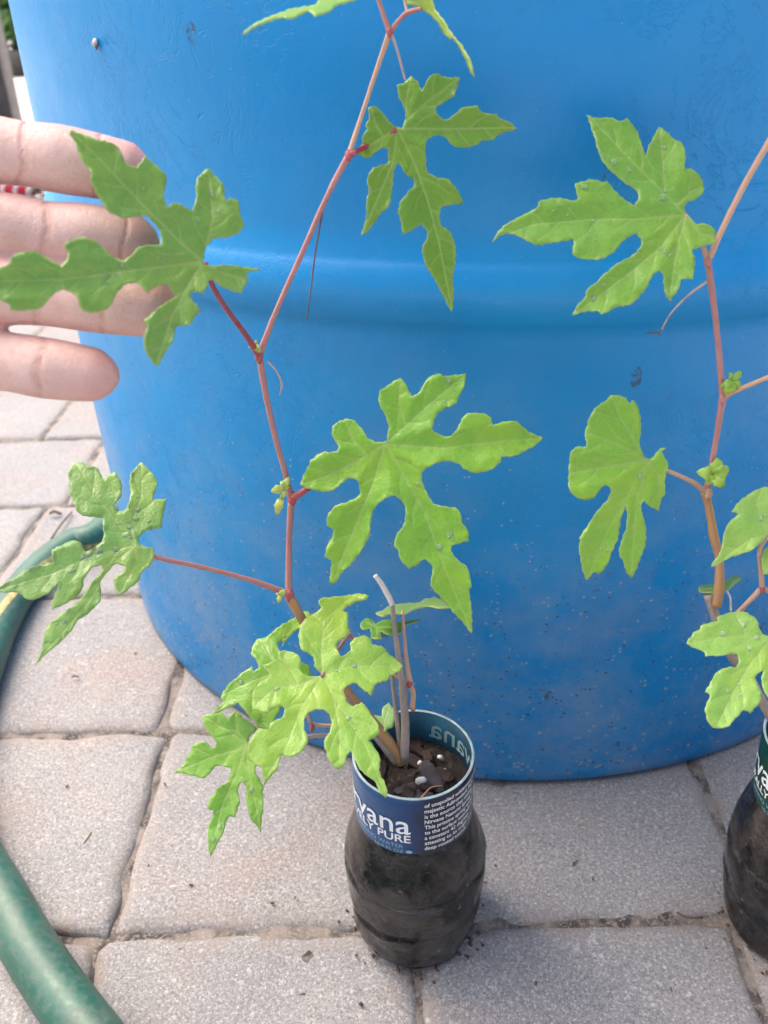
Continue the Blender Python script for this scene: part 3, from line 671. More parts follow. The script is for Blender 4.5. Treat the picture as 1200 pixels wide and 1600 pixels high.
G2 = r1([(330,320),(400,255),(500,200),(560,165),(590,190),(545,225),(525,265),(470,300),(430,360),(410,385),(425,345),(380,350),(400,400),(430,440),(520,470),(570,480),(590,530),(560,560),(420,600),(400,640)]) + [(440,1108),(430,1122),(420,1140),(405,1137),(388,1117),(372,1098),(362,1102),(345,1110),(330,1118),(336,1108),(352,1095)] + r1([(60,690),(62,650),(100,600),(180,530),(235,490),(250,520),(280,500),(265,450),(235,425),(240,370),(265,335),(300,325)])
make_leaf(V1, G2, (432, 1050), [[(432,1050),(440,1000),(478,958)],[(432,1050),(415,1010),(402,1000)],[(432,1050),(390,1065),(350,1085)],[(432,1050),(410,1090),(410,1130)]], .318, (.00003, -.00014), .006, (.10, .28, .04), 'leaf half hidden behind the brighter leaf', 1.0, 4, 16)
G3 = r2([(690,440),(710,380),(760,320),(720,270),(640,225),(630,190),(580,170),(545,195),(530,235),(500,215),(470,180),(420,180),(305,205),(310,270),(345,330),(400,390),(430,440),(410,480),(370,470),(330,435),(290,430),(230,450),(210,480),(210,515),(160,575),(165,610),(100,655),(70,690),(150,700),(220,715),(310,748),(360,710),(400,650),(450,630),(510,640),(548,660),(540,750),(500,790),(430,830),(400,880),(370,910),(350,1000),(400,1020),(380,1100),(355,1170),(350,1300),(370,1410),(400,1370),(430,1290),(490,1190),(520,1080),(535,1065),(580,1075),(610,1000),(625,930),(605,850),(615,790),(640,765),(670,790),(685,850),(680,930),(700,1040),(720,1095),(770,1150),(805,1205),(815,1100),(820,1000),(815,900),(830,820),(790,740),(750,690),(750,640),(800,600),(790,520),(740,470)])
make_leaf(V1, G3, r2([(680,450)])[0], [r2(v) for v in ([(680,450),(520,330),(310,210)],[(680,450),(600,330),(588,180)],[(680,450),(600,500),(420,545),(80,688)],[(680,450),(590,720),(480,960),(370,1400)],[(680,450),(700,680),(750,920),(805,1195)])], .312, (-.00002, -.00010), .003, (.085, .255, .028), 'lowest leaf hanging over the pavers', .7, 8, 17)
H1 = tr(560, 900, 7.5, [(200,430),(290,400),(350,345),(480,325),(620,310),(710,315),(770,270),(860,255),(900,235),(950,260),(1060,330),(1075,375),(940,380),(840,350),(700,370),(560,440),(500,445),(400,440),(290,475),(220,455)])
make_leaf(V1, H1, tr(560, 900, 7.5, [(515,440)])[0], [tr(560, 900, 7.5, v) for v in ([(515,440),(400,410),(215,440)],[(515,440),(700,345),(1060,360)])], .331, (0, -.0016), 0, (.12, .27, .06), 'small leaf seen almost edge on', .3, 0, 18, 3.0, tooth=.6)
H2 = tr(560, 900, 7.5, [(20,600),(30,540),(90,490),(160,500),(200,560),(290,510),(380,510),(420,545),(560,525),(720,512),(720,522),(590,560),(500,580),(500,660),(380,690),(310,670),(255,640),(275,730),(220,745),(140,720),(150,660),(130,610),(60,630)])
make_leaf(V1, H2, tr(560, 900, 7.5, [(220,600)])[0], [tr(560, 900, 7.5, v) for v in ([(220,600),(90,540)],[(220,600),(400,600),(490,610)],[(220,600),(210,720)])], .338, (0, -.0008), 0, (.06, .20, .015), 'tiny dark green leaf behind the dry twigs', .3, 0, 19, 3.0, tooth=.6)
H3 = r3([(930,450),(1000,455),(1000,400),(1050,360),(1085,400),(1095,480),(1080,540),(1040,550),(1020,575),(970,530),(950,480)])
make_leaf(V1, H3, r3([(1010,500)])[0], [r3([(1010,500),(1055,380)]), r3([(1010,500),(1080,520)])], .343, (0, -.0002), 0, (.15, .33, .12), 'small pale leaf inside the pot', .3, 0, 20, 3.0, tooth=.6)
a3 = lambda p: tr(370, 0, 3.077, p)
A_ = a3([(25,165),(70,120),(140,85),(250,45),(330,28),(375,25),(395,0),(410,-60),(470,-100),(560,-120),(620,-80),(610,-30),(560,0),(480,20),(440,55),(400,65),(370,80),(365,60),(340,50),(270,85),(235,85),(220,78),(130,105),(80,130)])
make_leaf(V1, A_, a3([(548,-75)])[0], [a3([(548,-75),(450,0),(330,40),(200,75),(30,160)])], .252, (.00004, -.0005), .0, (.15, .33, .06), 'pale leaf above the rest seen from below', .6, 0, 21, 3.5)
B_ = a3([(805,0),(800,-40),(860,-80),(920,-60),(935,0),(945,40),(1000,110),(1025,160),(1080,220),(1120,290),(1140,372),(1118,340),(1085,255),(1040,185),(1020,190),(985,150),(970,110),(900,50),(860,32),(810,22)])
make_leaf(V1, B_, a3([(890,42)])[0], [a3([(890,42),(940,60),(1010,150),(1080,235),(1137,360)]), a3([(890,42),(850,10),(810,5)])], .259, (-.00035, .0001), .0, (.11, .25, .03), 'narrow drooping leaf at the top of the vine', .5, 0, 22, 3.0)

# ---------------------------------------------------------------- vine in the green-label bottle
V2 = thing('potted_vine', 'trailing vine with broad pale leaves rooted in the green labelled bottle', 'vine', (B2.x, B2.y, SOIL), 'vine cuttings in bottles')
stem(V2, [(1245, 1195, .346), (1215, 1140, .340), (1193, 1100, .336), (1165, 1050, .332), (1140, 1020, .329), (1120, 970, .326), (1106, 930, .324)], [.0024, .0023, .0023, .0024, .0021, .0021, .0020], 'dead', 'cane', label='old grey cane cut off at the top')
stem(V2, [(1119, 948, .3235), (1124, 915, .322), (1124, 875, .321), (1116, 840, .319), (1108, 795, .316), (1102, 768, .314)], [.0018, .0019, .0015, .0017, .0014, .0018], 'cane', 'cane')
stem(V2, [(1104, 768, .314), (1112, 725, .311), (1120, 680, .308), (1129, 622, .303)], [.0016, .0012, .0012, .0015], 'stem')
stem(V2, [(1129, 622, .303), (1125, 570, .299), (1117, 490, .294), (1106, 408, .288)], [.0014, .0012, .0012, .0014], 'stem')
stem(V2, [(1106, 408, .288), (1130, 355, .284), (1165, 285, .279), (1205, 215, .273), (1260, 110, .266)], [.0014, .0012, .0012, .0012, .001], 'tan')
stem(V2, [(1129, 622, .303), (1145, 613, .301), (1180, 598, .297), (1225, 580, .292), (1290, 560, .288)], [.0014, .0011, .001, .001, .0008], 'tan')
for p, r, mt in (((1106, 770, .3135), .0022, 'tan'), ((1129, 622, .3025), .0018, 'stem'), ((1106, 408, .2875), .0018, 'stem'), ((1125, 910, .3215), .0021, 'cane')): knot(V2, p, r, mt)
stem(V2, [(1104, 770, .314), (1085, 755, .311), (1060, 743, .308), (1036, 733, .306), (1012, 722, .3045)], [.0013, .0011, .001, .001, .0008], 'tan', 'petiole')
stem(V2, [(1105, 405, .288), (1098, 385, .286), (1085, 355, .283), (1071, 336, .281)], [.0013, .001, .001, .0008], 'tan', 'petiole')
stem(V2, [(1104, 440, .289), (1075, 462, .291), (1048, 490, .294), (1034, 515, .297)], [.0005, .0004, .0003, .0003], 'tendril2', 'tendril', 6)
stem(V2, [(1034, 515, .297), (1030, 519, .2975), (1031, 526, .298)], [.0003, .0003, .0002], 'tendril', 'tendril', 6); stem(V2, [(1031, 519, .2975), (1018, 520, .2975), (1008, 522, .2975)], [.0003, .0003, .0002], 'tendril', 'tendril', 6)
bud(V2, (1144, 596, .300), .0052, 5, (.20, .36, .06), 5); bud(V2, (1113, 742, .309), .0062, 6, (.24, .42, .07), 5, .2); 
stem(V2, [(1205, 925, .312), (1190, 920, .311), (1175, 935, .312), (1155, 955, .316), (1125, 985, .326)], [.0012, .0012, .0011, .0010, .0010], 'tan', 'petiole'); knot(V2, (1191, 921, .3105), .0015, 'node')
stem(V2, [(1191, 921, .311), (1189, 890, .307), (1187, 860, .303), (1199, 838, .300)], [.0011, .001, .0009, .0008], 'tan', 'petiole')
stem(V2, [(1240, 1190, .346), (1225, 1120, .33), (1210, 1040, .312), (1200, 1002, .301)], [.0011, .001, .0009, .0008], 'tan', 'petiole')
stem(V2, [(1142, 955, .325), (1141, 935, .325), (1136, 924, .325)], [.0005, .0005, .0005], 'pale', 'petiole', 6)
I_ = [(850,470),(840,450),(855,425),(890,412),(930,380),(920,320),(880,283),(845,280),(850,240),(840,175),(800,160),(770,125),(735,103),(715,140),(690,190),(682,225),(665,205),(655,160),(640,115),(600,68),(570,82),(525,62),(470,70),(432,52),(445,100),(470,170),(490,240),(540,300),(590,340),(640,370),(652,405),(632,440),(590,415),(545,375),(515,335),(495,340),(455,325),(380,345),(392,410),(370,420),(300,403),(225,422),(225,445),(145,485),(80,520),(45,555),(27,595),(60,565),(110,555),(160,580),(220,612),(290,595),(375,583),(362,640),(375,660),(450,672),(510,660),(555,625),(590,580),(640,560),(665,585),(655,630),(600,665),(550,690),(500,735),(470,770),(430,800),(425,830),(390,865),(365,908),(420,890),(480,885),(490,900),(545,880),(575,865),(600,865),(640,840),(680,795),(705,740),(735,715),(758,730),(755,790),(780,852),(815,800),(830,752),(880,750),(893,665),(875,640),(885,620),(975,600),(980,545),(940,515),(890,520),(870,495)]
T = lambda p: tr(760, 160, 2.727, p)
make_leaf(V2, T(I_), T([(848,478)])[0], [T(v) for v in ([(848,478),(740,370),(600,230),(440,62)],[(760,390),(750,240),(738,115)],[(810,440),(870,380),(920,360)],[(848,478),(630,497),(430,500),(200,520),(40,580)],[(848,478),(740,620),(620,720),(370,903)],[(848,478),(810,620),(780,840)],[(848,478),(910,560),(970,570)])], .2805, (.00003, -.00003), .0, (.095, .265, .035), None, 1.5, 34, 31)
J_ = [(418,378),(400,360),(383,325),(390,250),(390,205),(375,140),(350,125),(345,140),(320,110),(265,97),(245,120),(190,165),(165,205),(148,265),(158,300),(155,325),(120,325),(85,350),(78,420),(80,500),(100,540),(160,560),(195,540),(215,505),(240,490),(265,510),(255,550),(190,620),(160,670),(130,705),(125,770),(140,850),(155,903),(190,865),(215,875),(250,830),(265,775),(295,715),(300,640),(325,580),(335,620),(328,680),(300,750),(295,795),(315,820),(325,865),(345,893),(370,860),(390,800),(410,755),(415,690),(400,625),(385,580),(405,558),(430,585),(470,602),(475,555),(495,530),(490,450),(512,405),(490,370),(480,345),(502,328),(470,335),(440,370)]
T = lambda p: tr(860, 580, 2.759, p)
make_leaf(V2, T(J_), T([(418,385)])[0], [T(v) for v in ([(418,385),(300,200),(265,105)],[(418,385),(280,310),(152,264)],[(418,385),(220,415),(85,440)],[(418,385),(350,500),(250,680),(160,885)],[(418,385),(370,560),(345,880)],[(418,385),(465,450),(473,590)])], .304, (.00003, .00002), .003, (.11, .30, .032), None, 1.4, 10, 32)
kk = lambda p: tr(1060, 730, 3.81, p)
K_ = kk([(195,598),(215,555),(255,500),(265,430),(285,370),(310,320),(360,275),(315,268),(355,210),(430,150),(500,122),(560,110),(660,120),(740,160),(700,230),(790,270),(830,330),(740,380),(660,400),(600,395),(560,400),(525,408),(480,465),(440,490),(370,520),(310,535),(260,565)])
make_leaf(V2, K_, kk([(528,403)])[0], [kk(v) for v in ([(528,403),(420,430),(300,520),(198,595)],[(528,403),(480,260),(440,160)],[(528,403),(620,280),(720,170)],[(528,403),(650,360),(810,330)])], .2995, (.00002, -.00006), .003, (.17, .37, .06), 'pale leaf hanging in front of the brown shoot', 1.2, 10, 33)
L_ = kk([(50,1048),(85,1000),(90,980),(130,965),(130,942),(185,925),(240,912),(230,890),(280,868),(340,862),(400,860),(450,890),(475,920),(480,960),(510,1000),(560,1010),(640,980),(720,1040),(700,1130),(640,1180),(660,1260),(620,1340),(570,1400),(535,1372),(505,1325),(498,1260),(505,1205),(480,1222),(455,1245),(470,1290),(490,1330),(495,1370),(480,1410),(430,1465),(385,1440),(370,1465),(330,1500),(295,1545),(215,1557),(180,1520),(170,1475),(160,1450),(165,1410),(190,1360),(160,1335),(190,1290),(215,1235),(240,1210),(300,1192),(350,1190),(362,1150),(345,1115),(300,1115),(240,1120),(165,1122),(155,1095),(110,1080)])
make_leaf(V2, L_, kk([(535,1035)])[0], [kk(v) for v in ([(535,1035),(400,1000),(250,1010),(60,1047)],[(535,1035),(440,1150),(330,1330),(225,1545)],[(400,1000),(340,880)],[(535,1035),(570,1200),(575,1380)],[(535,1035),(700,1090)])], .3005, (.00002, -.00012), .003, (.19, .41, .06), 'wet pale lime leaf just above the green label', 1.5, 24, 34)
M_ = kk([(540,462),(505,495),(495,560),(505,638),(545,632),(620,640),(680,580),(640,480)])
make_leaf(V2, M_, kk([(640,480)])[0], [kk([(640,480),(570,550),(510,630)])], .305, (0, -.0001), 0, (.16, .36, .06), None, .5, 0, 35, 3.5)
O_ = kk([(118,715),(150,700),(210,698),(240,690),(290,670),(330,645),(365,648),(375,668),(340,690),(310,715),(290,740),(230,748),(160,745),(122,740)])
make_leaf(V2, O_, kk([(292,738)])[0], [kk([(292,738),(210,720),(125,728)]), kk([(292,738),(330,680),(368,660)])], .327, (0, -.0010), 0, (.07, .19, .03), 'small dark leaf behind the cut cane', .3, 0, 36, 3.0, tooth=.6)

# ================================================================== BOTTLE POTS
def text_mesh(txt, size, bold=0.0):
    c = bpy.data.curves.new('t', 'FONT'); c.body = txt; c.size = size; c.resolution_u = 3; c.offset = bold
    o = bpy.data.objects.new('t', c); COL.objects.link(o)
    dg = bpy.context.evaluated_depsgraph_get(); dg.update(); me = o.evaluated_get(dg).to_mesh()
    V = [v.co.copy() for v in me.vertices]; F = [tuple(p.vertices) for p in me.polygons]
    o.evaluated_get(dg).to_mesh_clear(); bpy.data.objects.remove(o); bpy.data.curves.remove(c); return V, F
def pot(B, tilt, label_mat, inmat, label, ang_word, word2, seed, tilt_dir):
    root = thing('bottle_pot', label, 'bottle pot', B, 'cut bottle pots')
    ax = Vector((tilt_dir[0] * tilt, tilt_dir[1] * tilt, 1))
    def place(v): return Vector((B.x + v.x + ax.x * v.z, B.y + v.y + ax.y * v.z, B.z + v.z))
    ZR, ZL = .1125, .0805
    # body of the bottle: ribs and dents
    def dent(r, z, a):
        q = Vector((math.sin(a) * 1.6, math.cos(a) * 1.6, z * 60 + seed * 9)); k = min(1, max(0, (ZL - z) / .03))
        return r * (1 + .045 * k * noise.noise(q) + .022 * k * noise.noise(q * 2.3) + .012 * k * abs(noise.noise(Vector((q.x * 3.5, q.y * 3.5, q.z * 1.2)))) - .008 * k * abs(noise.noise(q * 4.1)))
    pr = [(.012, .0035), (.018, .001), (.0235, .0004), (.0262, .003), (.0280, .009), (.0291, .016), (.0300, .0235), (.0305, .0265), (.0295, .0290), (.0305, .0315), (.0309, .042), (.0309, .0495), (.0297, .052), (.0307, .0545), (.0300, .060), (.0285, .066), (.0267, .072), (.0251, .077), (.0243, .0802), (.0240, .084), (.0240, .098), (.0241, ZR)]
    Q = catmull([(r, z, 0) for r, z in pr], 3); Q = [(q[0], q[1]) for q in Q]
    V, F = lathe(Q, 144, (0, 0, 0), (True, False), dent); V = [place(v) for v in V]
    body = part('body', V, F, M['clear'], root, origin=B); body['label'] = 'clear crumpled plastic smeared with dirt'
    V, F = lathe([(r - .0006, z + .0004) for r, z in Q if z < SOIL - .002], 144, (0, 0, 0), (True, False), dent); V = [place(v) for v in V]
    part('soil_fill', V, F, M['wet'], root, origin=B)
    rs0 = random.Random(seed + 50); V, F = [], []  # pale perlite flecks at the wall, put in as painted white glints
    for k in range(34):
        z = rs0.uniform(.006, .074); a = rs0.uniform(0, 6.28); r0 = np.interp(z, [q[1] for q in Q], [q[0] for q in Q]); r0 = dent(r0 - .0006, z, a) + .0001; s_ = rs0.choice((.0005, .0007, .001, .0016))
        c = Vector((r0 * math.sin(a), -r0 * math.cos(a), z)); u = Vector((math.cos(a), math.sin(a), 0)); b = len(V)
        for i in range(6): an = i * 1.047; V.append(place(c + (u * math.cos(an) + Vector((0, 0, 1)) * math.sin(an)) * s_ * rs0.uniform(.6, 1.2)))
        F.append(tuple(range(b, b + 6)))
    kind(part('perlite_glints', V, F, M['fleck'], root, smooth=False), 'stuff')
    # label sleeve (outer and inner sheet with a cut top edge)
    V, F = lathe([(.0245, ZL), (.0247, ZL + .004), (.0246, ZR - .004), (.0246, ZR - .0004), (.02435, ZR)], 96); V = [place(v) for v in V]
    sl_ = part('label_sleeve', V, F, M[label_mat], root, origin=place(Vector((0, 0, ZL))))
    V, F = lathe([(.02435, ZR), (.0234, ZR - .0003), (.0235, SOIL - .004)], 96); V = [place(v) for v in V]
    part('inner_wall', V, F, M[inmat], root, origin=place(Vector((0, 0, ZL))))
    V, F = lathe([(.02345, ZR + .0001), (.02365, ZR + .0005), (.0243, ZR + .0005), (.02455, ZR + .0001)], 96); V = [place(v) for v in V]
    part('cut_rim', V, F, M['rim'], root, origin=place(Vector((0, 0, ZR))))
    # print
    def wrap(txt, size, a_end, z, mat, r=.02485, anchor='R', sx=1.0, bold=0.0, inner=False):
        v, f = text_mesh(txt, size, bold); xs = [p.x for p in v]; x1 = max(xs); x0 = min(xs)
        V = []
        for p in v:
            xx = (p.x - (x1 if anchor == 'R' else x0)) * sx; a = a_end + xx / r
            V.append(place(Vector((r * math.sin(a), -r * math.cos(a), z + p.y))))
        o = part('printed_text', V, f, M[mat], sl_, smooth=False)
        return o
    for k, (rr_, mt, inn) in enumerate(((.02490, 'print', 0), (.02330, 'print3', 1))):
        off = 0 if not inn else math.pi
        wrap('nirvana', .0155, ang_word + off - (.25 if inn else 0), ZR - (.0195 if not inn else .0135), mt, rr_, 'R', .95, .00012)
    wrap(word2, .0062 if len(word2) < 10 else .0052, ang_word, ZR - .0247, 'print', .0249, 'R', 1.0, .0001)
    wrap('SPRING WATER', .0032, ang_word - .12, ZR - .0284, 'print2', .0249); wrap('16.9 FL OZ', .0028, ang_word - .12, ZR - .0313, 'print2', .0249)
    V, F = [], []
    for k in range(17):
        a = 2 * math.pi * k / 16
        if k < 16:
            aa = ang_word - .03 + .0013 * math.cos(a) / .0249; V.append(place(Vector((.0249 * math.sin(aa), -.0249 * math.cos(aa), ZR - .0302 + .0010 * math.sin(a)))))
    part('printed_mark', V, [tuple(range(16))], M['print2'], sl_, smooth=False)
    lines = ['of unspoiled wilderness in the', 'majestic Adirondack Park', 'is the source that makes', 'Nirvana Natural Spring Water', 'This pristine spring water rises', 'to the surface naturally at', 'a constant 42 degrees', 'attesting to its origin in a', 'deep rooted source']
    for i, t in enumerate(lines): wrap(t, .0031, ang_word + .22, ZR - .0042 - i * .00315, 'print', .0249, 'L', .82, .00004)
    # soil surface
    V, F = [], []; n = 26
    for j in range(n + 1):
        r = .0233 * j / n
        for k in range(48):
            a = 2 * math.pi * k / 48; p = Vector((r * math.cos(a), r * math.sin(a), SOIL)); p.z += .0032 * noise.noise(Vector((p.x * 130, p.y * 130, seed))) + .0018 * noise.noise(Vector((p.x * 420, p.y * 420, seed))); V.append(place(p))
    for j in range(n):
        for k in range(48): F.append((j*48+k, j*48+(k+1) % 48, (j+1)*48+(k+1) % 48, (j+1)*48+k))
    kind(part('soil', V, F, M['soil'], root, origin=place(Vector((0, 0, SOIL)))), 'stuff')
    rs = random.Random(seed)
    def chip(x, y, z, L, w_, h, rot, pit, mat, nm='bark_chip', blob=False):
        bm = bmesh.new()
        if blob: bmesh.ops.create_icosphere(bm, subdivisions=2, radius=.5)
        else:
            bmesh.ops.create_cube(bm, size=1); bmesh.ops.bevel(bm, geom=bm.edges[:], offset=.16, segments=1, affect='EDGES'); bmesh.ops.subdivide_edges(bm, edges=bm.edges[:], cuts=1)
        mt = Matrix.Rotation(rot, 3, 'Z') @ Matrix.Rotation(pit, 3, 'Y'); V = []
        for v in bm.verts:
            q = Vector((v.co.x * L, v.co.y * w_, v.co.z * h)); q *= 1 + .3 * noise.noise(v.co * 2.2 + Vector((x * 900, y * 900, seed))); V.append(place(Vector((x, y, z)) + mt @ q))
        F = [tuple(v.index for v in f.verts) for f in bm.faces]; bm.free()
        part(nm, V, F, M[mat], root, smooth=blob)
    chip(.0070, -.001, SOIL + .003, .013, .006, .0035, 2.0, -.45, 'bark2')
    for k in range(16):
        a = rs.uniform(0, 6.28); r = .021 * math.sqrt(rs.uniform(.05, 1)); chip(r * math.cos(a), r * math.sin(a), SOIL + rs.uniform(.0, .003), rs.uniform(.006, .013), rs.uniform(.0035, .006), rs.uniform(.002, .0035), rs.uniform(0, 6.28), rs.uniform(-.5, .5), rs.choice(('bark', 'bark', 'bark2')))
    chip(.0028, -.0035, SOIL + .0035, .0046, .0036, .0045, .4, .2, 'perlite', 'perlite_bead', True); chip(.0030, .0068, SOIL + .003, .0022, .002, .002, .4, .2, 'perlite', 'perlite_bead', True)
    for k in range(3):
        a = rs.uniform(0, 6.28); r = .02 * math.sqrt(rs.uniform(.1, 1)); s_ = rs.uniform(.0009, .0024); chip(r * math.cos(a), r * math.sin(a), SOIL + .002, s_, s_, s_, 0, 0, 'perlite', 'perlite_bead', True)
    V, F = tube([place(Vector(p)) for p in ((-.004, -.0165, SOIL + .003), (.002, -.014, SOIL + .005), (.0065, -.0095, SOIL + .0062), (.0115, -.008, SOIL + .0055))], [.0004, .0004, .0003, .0002], 6, 5); part('root', V, F, M['root'], root)
    # crumbs of soil round the foot
    V, F = [], []
    for k in range(60):
        a = rs.uniform(0, 6.28); r = rs.uniform(.0255, .033) if rs.random() < .85 else rs.uniform(.03, .05); s_ = rs.uniform(.0005, .0017); c = Vector((B.x + r * math.cos(a), B.y + r * math.sin(a), .0008)); b = len(V)
        for d in ((1, 0, 0), (-.8, .3, 0), (0, 1, .2), (.2, -1, 0), (0, 0, 1), (.1, 0, -1)): V.append(c + Vector(d) * s_ * rs.uniform(.6, 1.2))
        F += [(b, b+2, b+4), (b+2, b+1, b+4), (b+1, b+3, b+4), (b+3, b, b+4), (b, b+3, b+5), (b+2, b, b+5), (b+1, b+2, b+5), (b+3, b+1, b+5)]
    kind(part('soil_crumbs', V, F, M['debris'], root, smooth=False), 'stuff')
    return root
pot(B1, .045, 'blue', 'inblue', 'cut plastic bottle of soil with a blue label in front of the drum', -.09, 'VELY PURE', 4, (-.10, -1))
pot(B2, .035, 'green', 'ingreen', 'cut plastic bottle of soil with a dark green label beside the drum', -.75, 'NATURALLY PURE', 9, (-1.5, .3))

# ================================================================== HAND
def hand():
    D0 = .2165
    def loft(pts, rw, rd, sides=20, n=7):
        """pts (px,py,depth); rw half width across the photo, rd half depth, metres"""
        Q = catmull([(*pix(*p), a, b) for p, a, b in zip(pts, rw, rd)], n); V, F = [], []
        for i, q in enumerate(Q):
            c = Vector(q[:3]); t = (Vector(Q[min(i+1, len(Q)-1)][:3]) - Vector(Q[max(i-1, 0)][:3])).normalized()
            s = FW.cross(t).normalized(); b = t.cross(s)
            for k in range(sides):
                a = 2 * math.pi * k / sides; V.append(c + s * math.cos(a) * max(q[3], .0004) + b * math.sin(a) * max(q[4], .0004))
        m = len(Q)
        for i in range(m - 1):
            for k in range(sides): F.append((i*sides+k, i*sides+(k+1) % sides, (i+1)*sides+(k+1) % sides, (i+1)*sides+k))
        F.append(tuple(range(sides-1, -1, -1))); F.append(tuple((m-1)*sides+k for k in range(sides))); return V, F
    fs = []
    def finger(ax, tipr=1.0, w=.0083):
        # ax: knuckle -> tip, points in photo pixels with depth; closing rings round off the tip
        p = list(ax); a = np.array(p[-2]); b = np.array(p[-1]); u = (b - a) / np.hypot(*(b - a)[:2])
        w0 = [w * 1.12, w * 1.09, w * 1.01, w * 1.06, w * .985, w * 1.03, w * .97]
        d0_ = [w * 1.05, w * 1.0, w * .88, w * .97, w * .82, w * .94, w * .86]
        n = len(p); ww = [w0[min(i, 6)] for i in range(n)]; dd = [d0_[min(i, 6)] for i in range(n)]
        ww[-1] = w * .93; dd[-1] = w * .78
        for e, k in ((18, .80), (32, .58), (41, .34), (45, .08)):
            q = b + u * e; p.append(tuple(q)); ww.append(w * k * tipr); dd.append(w * k * .8)
        return loft(p, ww, dd)
    HD = .021
    idx = [(-330, 205, .220), (-190, 215, .2185), (-120, 222, .217), (-40, 231, .216), (35, 240, .216), (100, 250, .2165), (195, 268, .219)]
    mdl = [(-340, 330, .219), (-200, 337, .218), (-100, 343, .2165), (0, 349, .216), (72, 359, .2165), (140, 366, .217), (206, 375, .219)]
    rng_ = [(-330, 445, .219), (-200, 448, .218), (-110, 452, .2165), (-20, 454, .216), (65, 460, .2165), (160, 470, .217), (238, 481, .2185)]
    pky = [(-320, 548, .221), (-220, 550, .219), (-140, 552, .2175), (-60, 556, .217), (0, 563, .217), (70, 575, .2172), (143, 585, .2178)]
    idx, mdl, rng_, pky = ([(a, b, c + HD) for a, b, c in q] for q in (idx, mdl, rng_, pky))
    VF = [finger(idx, 1, .0089), finger(mdl, 1, .0080), finger(rng_, 1, .0088), finger(pky, 1, .0083)]
    # palm, thumb, wrist and forearm
    VF.append(loft([(-270, 375, .2405), (-340, 375, .242), (-450, 378, .244), (-600, 385, .246), (-720, 395, .248), (-800, 400, .249)], [.033, .0375, .0395, .0375, .033, .029], [.0085, .0115, .0135, .0145, .0145, .0150], 28))
    VF.append(loft([(-740, 300, .243), (-640, 225, .238), (-560, 140, .234), (-480, 60, .232), (-400, 0, .231), (-340, -40, .231), (-315, -58, .231), (-305, -66, .231)], [.012, .0135, .0118, .0098, .0100, .0092, .006, .001], [.012, .0125, .0105, .0088, .0085, .0075, .005, .001]))
    VF.append(loft([(-760, 397, .248), (-880, 400, .247), (-1080, 410, .243), (-1400, 440, .233), (-1750, 480, .219)], [.0285, .0265, .028, .033, .037], [.0165, .0175, .020, .026, .030], 28))
    V, F = join(*VF)
    me = bpy.data.meshes.new('hand_raw'); me.from_pydata(V, [], F); me.update()
    o = bpy.data.objects.new('hand_raw', me); COL.objects.link(o)
    rm = o.modifiers.new('r', 'REMESH'); rm.mode = 'VOXEL'; rm.voxel_size = .0011
    s = o.modifiers.new('s', 'SMOOTH'); s.factor = .5; s.iterations = 6
    dg = bpy.context.evaluated_depsgraph_get(); dg.update(); m2 = bpy.data.meshes.new_from_object(o.evaluated_get(dg)); bpy.data.objects.remove(o)
    n = len(m2.vertices); co = np.zeros(n * 3); m2.vertices.foreach_get('co', co); co = co.reshape(-1, 3)
    d = co - np.array(CAM); dep = d @ np.array(FW); px_ = 600 + FPX * (d @ np.array(RT)) / dep; py_ = 800 - FPX * (d @ np.array(UP)) / dep
    crease = np.zeros(n); pink = np.zeros(n)
    fl = [(idx, (35, 42, 158, -118)), (mdl, (70, 76, 196, -96)), (rng_, (60, 67, 166, -108)), (pky, (66, 60, -62))]
    P2 = np.stack([px_, py_], -1); near = []
    for ax, _ in fl: near.append(polydist(P2, [a[:2] for a in ax] + [tuple(np.array(ax[-1][:2]) + (np.array(ax[-1][:2]) - np.array(ax[-2][:2])) / 75 * 40)]))
    best = np.argmin(near, 0)
    for k, (ax, cs) in enumerate(fl):
        msk = best == k; tipx = ax[-1][0] + 45
        for c_ in cs:
            wv = 3.0 * np.sin((py_ - ax[3][1]) / 13 + k) + .10 * (ax[3][1] - py_)
            crease[msk] = np.maximum(crease[msk], np.exp(-((px_[msk] - c_ - wv[msk]) / 3.0) ** 2) * (.95 if c_ in (cs[0], cs[2 if len(cs) > 2 else 0]) else .55))
        q = np.clip((px_ - (tipx - 105)) / 80, 0, 1); pink[msk] = np.maximum(pink[msk], q[msk] * np.clip(.35 + near[k][msk] / 60, 0, 1))
        pink[msk] = np.maximum(pink[msk], .8 * np.clip((near[k][msk] - 34) / 18, 0, 1))  # edge shading painted pinker and darker along the finger sides
    lift = np.outer(crease * .0003, np.array(FW)); co2 = co + lift; m2.vertices.foreach_set('co', co2.reshape(-1)); m2.update()
    for nm, arr in (('crease', crease), ('pink', pink)):
        at = m2.attributes.new(nm, 'FLOAT', 'POINT'); at.data.foreach_set('value', arr.astype(np.float32))
    m2.materials.clear(); m2.materials.append(M['skin']); m2.shade_smooth(); m2.name = 'person'
    org = pix(-700, 395, .226); m2.transform(Matrix.Translation(-org))
    ob = link('person', m2, None, org); tag(ob, 'open left hand held palm up beneath a lobed leaf of the vine', 'person')
hand()

